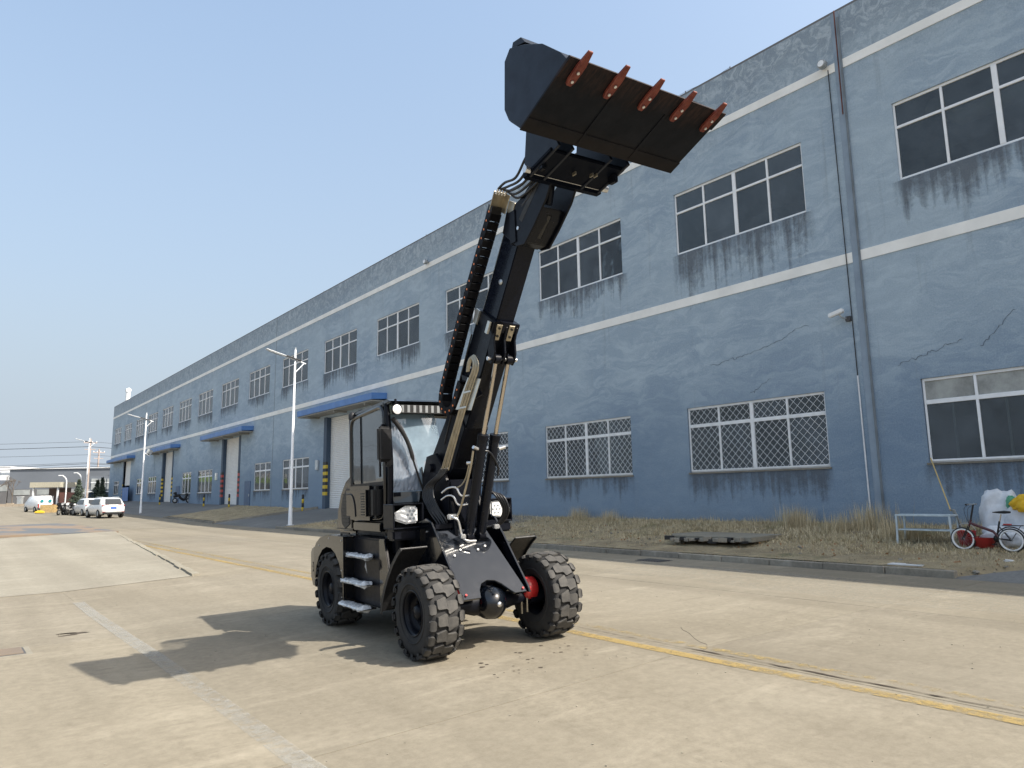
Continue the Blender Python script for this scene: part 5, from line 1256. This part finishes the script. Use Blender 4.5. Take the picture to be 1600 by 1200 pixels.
box = thing('red_basin', 'dark red plastic tub leaning beside the bucket and the sack', 'tub', (16.65, 5.62, vz(16.7, 5.6)), R(15))
MB().lathe([(0, 0), (0, .17), (.20, .25), (.21, .26), (.19, .24), (.02, .16)], (0, 0, 0), 16, 'z').build('body', M['bucketred'], box); MB().bx(-.05, .05, -.28, -.25, .14, .2).build('lug', M['bucketred'], box)
# bicycle: local x = travel direction (to the left in the picture = +Y), upright z
by0, by1 = 5.86, 5.06; bxx = 16.45
bi = thing('bicycle', 'black folding bicycle with white tyres and red frame tube parked by the sacks', 'bicycle', (bxx, 5.06, vz(bxx, 5.4)-.03), R(90)); 
BR = .235
def bwheel(x, rim):
    o = MB().lathe([(-.018, BR-.03), (-.022, BR-.012), (0, BR), (.022, BR-.012), (.018, BR-.03)], (0, 0, 0), 36).build('wheel', M['plast'], bi, (x, 0, BR))
    MB().lathe([(-.024, BR-.056), (-.026, BR-.028), (.026, BR-.028), (.024, BR-.056), (-.024, BR-.056)], (0, 0, 0), 36).build('rim', rim, o)
    sp_ = MB()
    for k_ in range(20):
        a = k_*2*math.pi/20; sp_.tube([(.02*math.cos(a+.5), .012*(-1)**k_, .02*math.sin(a+.5)), ((BR-.06)*math.cos(a), 0, (BR-.06)*math.sin(a))], .0016, 3, False)
    sp_.lathe([(-.04, .02), (.04, .02)], (0, 0, 0), 8); sp_.build('spokes', M['galv'], o)
bwheel(0, M['carw']); bwheel(.85, M['carw'])
BB = (.28, 0, .25); HT = (.69, 0, .56)
MB().tube([(.67, 0, .62), (.72, 0, .50)], .022, 8).tube([(.70, 0, .56), (.30, 0, .40), (.22, 0, .30)], [.026, .028, .024], 8).build('frame', simple('dark_red_frame', (.07, .01, .015), .3, 0, .5), bi)
MB().tube([(0, .04, BR), (.25, .03, .27)], .011, 6).tube([(0, -.04, BR), (.25, -.03, .27)], .011, 6).tube([(0, .04, BR), (.20, .0, .52)], .009, 6).tube([(0, -.04, BR), (.20, 0, .52)], .009, 6).tube([(.25, 0, .26), (.17, 0, .60)], .018, 8).build('rear_triangle', M['plast'], bi)
MB().tube([(.72, .045, .50), (.85, .045, BR)], .012, 6).tube([(.72, -.045, .50), (.85, -.045, BR)], .012, 6).build('fork', M['plast'], bi)
MB().tube([(.68, 0, .60), (.60, 0, .93)], .018, 8).build('stem', M['plast'], bi)
MB().tube([(.63, -.26, .93), (.62, -.08, .935), (.60, 0, .93), (.62, .08, .935), (.63, .26, .93)], .011, 8).build('handlebar', M['galv'], bi)
for s in (-1, 1): MB().tube([(.63, s*.17, .93), (.64, s*.28, .93)], .017, 8).build('grip', M['plast'], bi); MB().tube(cr([(.64, s*.16, .93), (.74, s*.10, .84), (.74, s*.05, .68), (.72, 0, .56)]), .004, 5).build('brake_cable', M['plast'], bi)
MB().tube([(.17, 0, .58), (.13, 0, .74)], .013, 8).build('seat_post', M['chrome'], bi)
sdl = MB(); sdl.tube([(-.03, 0, .78), (.06, 0, .785), (.16, 0, .775), (.27, 0, .775)], [.05, .075, .055, .022], 10); sdl.v = [(a, b_, .775+(c-.775)*.42) for a, b_, c in sdl.v]; sdl.build('saddle', M['plast'], bi)
MB().bx(-.22, .12, -.05, .05, .515, .53).bar((-.18, 0, .52), (0, 0, BR), .01, .01).build('rear_rack', M['plast'], bi); MB().bx(-.02, .10, -.045, .045, .53, .555).build('rack_cushion', M['bucketred'], bi)
MB().lathe([(-.012, .0), (-.012, .075), (.004, .075), (.004, 0)], (.25, -.05, .26), 20).tube([(.25, -.07, .26), (.33, -.07, .14)], .009, 6).bx(.29, .37, -.12, -.07, .13, .15).build('crankset', M['plast'], bi)
MB().tube([(BR*math.cos(a)*1.1, 0, BR+BR*1.1*math.sin(a)) for a in np.linspace(R(20), R(170), 12)], .012, 6).build('rear_mudguard', M['plast'], bi)
MB().tube([(.10, -.04, .24), (.18, -.12, .0)], .008, 6).build('kickstand', M['galv'], bi)
# sacks
def sack(x, y, z, sx_, sy_, sz, rz_, label, mt, seed, name='woven_sack', cat='sack'):
    t = thing(name, label, cat, (x, y, z), rz_); r = random.Random(seed)
    bm = bmesh.new(); bmesh.ops.create_icosphere(bm, subdivisions=4, radius=1)
    ph = [r.uniform(0, 6) for _ in range(6)]
    for v in bm.verts:
        c = v.co; n_ = .10*math.sin(c.x*4+ph[0]+c.z*2)+.08*math.sin(c.y*5+ph[1])-.11*abs(math.sin(c.z*5+ph[2]+c.y*4))-.08*abs(math.sin(c.x*9+c.z*7+ph[3]))-.05*abs(math.sin(c.y*13-c.z*9+ph[4]))+.10
        f = 1+n_; s_ = lambda q: math.copysign(abs(q)**.75, q)
        v.co = Vector((s_(c.x)*sx_*f, s_(c.y)*sy_*f*(1-.25*max(0, c.z)), max(0, (s_(c.z)*f+.9))*sz/1.9))
    me = bpy.data.meshes.new('bag'); bm.to_mesh(me); bm.free(); me.materials.append(mt)
    me.polygons.foreach_set('use_smooth', [True]*len(me.polygons))
    link('bag', me, t)
    MB().tube([(sx_*.3*math.cos(a), sy_*.3*math.sin(a), sz*.93) for a in np.linspace(0, 6.28, 12)], .02, 6, False).build('fold', mt, t)
    return t
sack(17.45, 5.50, vz(17.3, 5.2)-.06, .26, .40, 1.12, R(5), 'tall white woven sack behind the bicycle saddle', M['bag'], 1)
sack(17.0, 5.35, vz(17, 5.2)-.06, .22, .50, .42, R(-5), 'low white woven sack lying behind the bicycle pedals', M['bag'], 2)
sack(17.35, 4.95, vz(17.2, 4.4)-.06, .30, .42, .95, R(0), 'bulky white sack at the right edge under the yellow bundle', M['bag'], 3)
sack(17.2, 4.92, vz(17.2, 4.4)+.62, .22, .32, .36, R(8), 'bright yellow cloth bundle on top of the white sacks', M['jacket'], 4, 'cloth_bundle', 'bundle')
sack(17.3, 5.25, vz(17.2, 4.4)+.70, .10, .10, .26, R(30), 'green cloth draped between the sack and the yellow bundle', M['green'], 5, 'cloth_rag', 'cloth')
# concrete slab on the verge
cs = thing('concrete_slab', 'broken grey concrete slab lying raised in the dry grass', 'slab', (16.3, 11.6, vz(16.3, 11.6)+.02), R(8))
b = MB(); b.prism([(-.95, -1.25), (.8, -1.3), (.95, 1.15), (-.2, 1.4), (-.9, .95)], 0, .12, 'z'); b.build('slab_top', M['slab_light'], cs, bevel=.01)
r = random.Random(4)
for k_ in range(16):
    MB().box((-.98+r.uniform(-.08, .02), -1.1+k_*.14, .02+r.uniform(-.02, .05)), (.14, r.uniform(.1, .26), r.uniform(.05, .12)), Matrix.Rotation(r.uniform(-.5, .5), 3, 'Z')).build('broken_brick', M['kerb'] if k_ % 3 else M['plast'], cs, bevel=.01, seg=1)
wp = thing('white_board', 'thin white board lying on the kerb edge near the corner', 'board', (14.55, 6.25, .155), R(4)); MB().bx(-.13, .13, -.30, .30, 0, .02).build('sheet', M['paper'], wp); MB().bx(-.13, .13, -.30, -.29, .02, .022).build('edge_strip', M['galv'], wp)
# drain grates
for x, y, lb in ((.78, 10.4, 'rusty drain grate in the road at the left edge'), (13.4, 11.5, 'dark drain grate in the gutter beside the kerb')):
    t = thing('drain_grate', lb, 'drain', (x, y, G(x, y)+.008)); t.scale = (.6, .6, 1) if x < 5 else (1, 1, 1)
    MB().bx(-.26, .26, -.36, .36, -.01, .0).build('frame', M['iron'], t)
    for k_ in range(8): MB().bx(-.22, .22, -.32+k_*.085, -.27+k_*.085, 0, .012).build('bar', M['deck'] if x < 5 else M['iron'], t)
    if x < 5: MB().bx(-.36, .36, -.46, .46, -.012, -.004).build('surround', M['slab_light'], t)
# litter
r = random.Random(12)
lt = MB()
for k_ in range(130):
    x = 14.3+abs(r.gauss(0, 1.2)); y = r.uniform(4.6, 30)
    if x > 18.8: continue
    s = r.uniform(.02, .07); lt.box((x, y, vz(x, y)+.03), (s, s*r.uniform(.6, 1.6), s*.5), Matrix.Rotation(r.uniform(0, 3), 3, 'Z') @ Matrix.Rotation(r.uniform(-.6, .6), 3, 'X'))
lt.build('rubble', M['kerb'], kind='stuff')
lf = MB()
for k_ in range(260):
    x = 14.2+abs(r.gauss(.3, 1.3)); y = r.uniform(4.8, 26); 
    if x > 18.8: continue
    z = vz(x, y)+.03; s = r.uniform(.03, .08); a = r.uniform(0, 6.3)
    lf.add([(x, y, z), (x+s*math.cos(a), y+s*math.sin(a), z+.02), (x+s*.4*math.cos(a+1.2), y+s*.5*math.sin(a+1.2), z+.05)], [(0, 1, 2)])
lf.build('fallen_leaves', M['leaf'], kind='stuff')
for k_, (x, y, nm, lb) in enumerate(((15.1, 5.55, 'cardboard_piece', 'curled brown cardboard on the verge in front of the bicycle'), (15.5, 4.85, 'paper_scrap', 'crumpled white paper in front of the bicycle rear wheel'), (14.6, 5.1, 'stone', 'fist sized grey stone at the broken kerb end'), (15.2, 8.4, 'paper_scrap', 'small white scrap on the verge below the near window'))):
    t = thing(nm, lb, 'litter', (x, y, vz(x, y)+.0), r.uniform(0, 3)); b = MB(); rr = random.Random(k_)
    bm = bmesh.new(); bmesh.ops.create_icosphere(bm, subdivisions=2, radius=.11 if k_ < 2 else .06)
    for v in bm.verts: v.co *= rr.uniform(.7, 1.25); v.co.z = abs(v.co.z)*.5
    me = bpy.data.meshes.new('piece'); bm.to_mesh(me); bm.free(); me.materials.append([M['leaf'], M['paper'], M['kerb'], M['paper']][k_]); link('piece', me, t)
# grass blades
rg = np.random.RandomState(1)
def blades(name, n, xf, hf, mt, lean=.6, wdt=.006, yr=None):
    V = np.zeros((n*3, 3)); c = 0
    for i in range(n):
        x, y, h = xf()
        z = vz(x, y)-.03 if y < 37 else zA(x, y)+.03; a = rg.uniform(0, 6.28); l = rg.normal(0, lean)*h; wd = wdt*(1+h)
        V[c] = (x-wd*math.cos(a), y-wd*math.sin(a), z); V[c+1] = (x+wd*math.cos(a), y+wd*math.sin(a), z); V[c+2] = (x+l*math.cos(a+1.5), y+l*math.sin(a+1.5), z+h*math.sqrt(max(.05, 1-min(.9, lean*lean)))); c += 3
    me = bpy.data.meshes.new(name); me.from_pydata(V.tolist(), [], [(3*i, 3*i+1, 3*i+2) for i in range(n)]); me.materials.append(mt); me.update()
    return link(name, me, kind='stuff')
def fld():
    while True:
        x = rg.uniform(14.4, 18.95); y = 4.2+33*rg.random()**1.5
        d = .5+.5*math.sin(x*2.1+1.3*math.sin(y*.9))*math.sin(y*1.3+.7*x)
        if y+x-14.35 < 5.5 or y+(x-14.35)*.95 > 37.4: continue
        if rg.random() < .25+.75*d and not (15.4 < x < 17.2 and 10.4 < y < 12.9): 
            return x, y, rg.uniform(.05, .19)*(1.3 if x > 17.8 else 1)
blades('dry_grass', 70000, fld, None, M['straw'], .75, .0075)
def wall_edge():
    y = 5+28*rg.random()**1.3; return 18.93-abs(rg.normal(0, .25)), y, rg.uniform(.06, .36)*(.25+.75*abs(math.sin(y*1.7)*math.sin(y*.53+1)))
blades('dry_grass', 4200, wall_edge, None, M['straw'], .35, .0045)
tufts = [(18.3, 8.9, .75), (17.9, 9.3, .55), (18.5, 10.9, .7), (18.5, 10.6, .6), (18.4, 8.5, .8), (18.6, 19.5, .6), (18.5, 17.8, .5), (17.4, 7.7, .5), (17.3, 7.2, .4)]
def tf():
    t = tufts[rg.randint(len(tufts))]; return min(18.93, t[0]+rg.normal(0, .16)), t[1]+rg.normal(0, .2), t[2]*rg.uniform(.4, 1.05)
blades('tall_dry_grass', 2600, tf, None, M['straw'], .28, .004)
def wd():
    c = [(14.45, 12.1), (14.5, 18.2), (14.7, 8.1), (14.8, 9.0), (14.9, 7.4), (15, 19.5), (14.6, 16.5)][rg.randint(7)]; return max(14.37, c[0]+rg.normal(0, .12)), c[1]+rg.normal(0, .2), rg.uniform(.03, .13)
blades('green_weeds', 2500, wd, None, M['weed'], .7, .012)
def isl():
    x = rg.uniform(14.5, 18.8); y = rg.uniform(49, 61)-(x-14.35)*.8; return x, y, rg.uniform(.03, .12)
blades('dry_grass', 4000, isl, None, M['straw'], .8, .008)
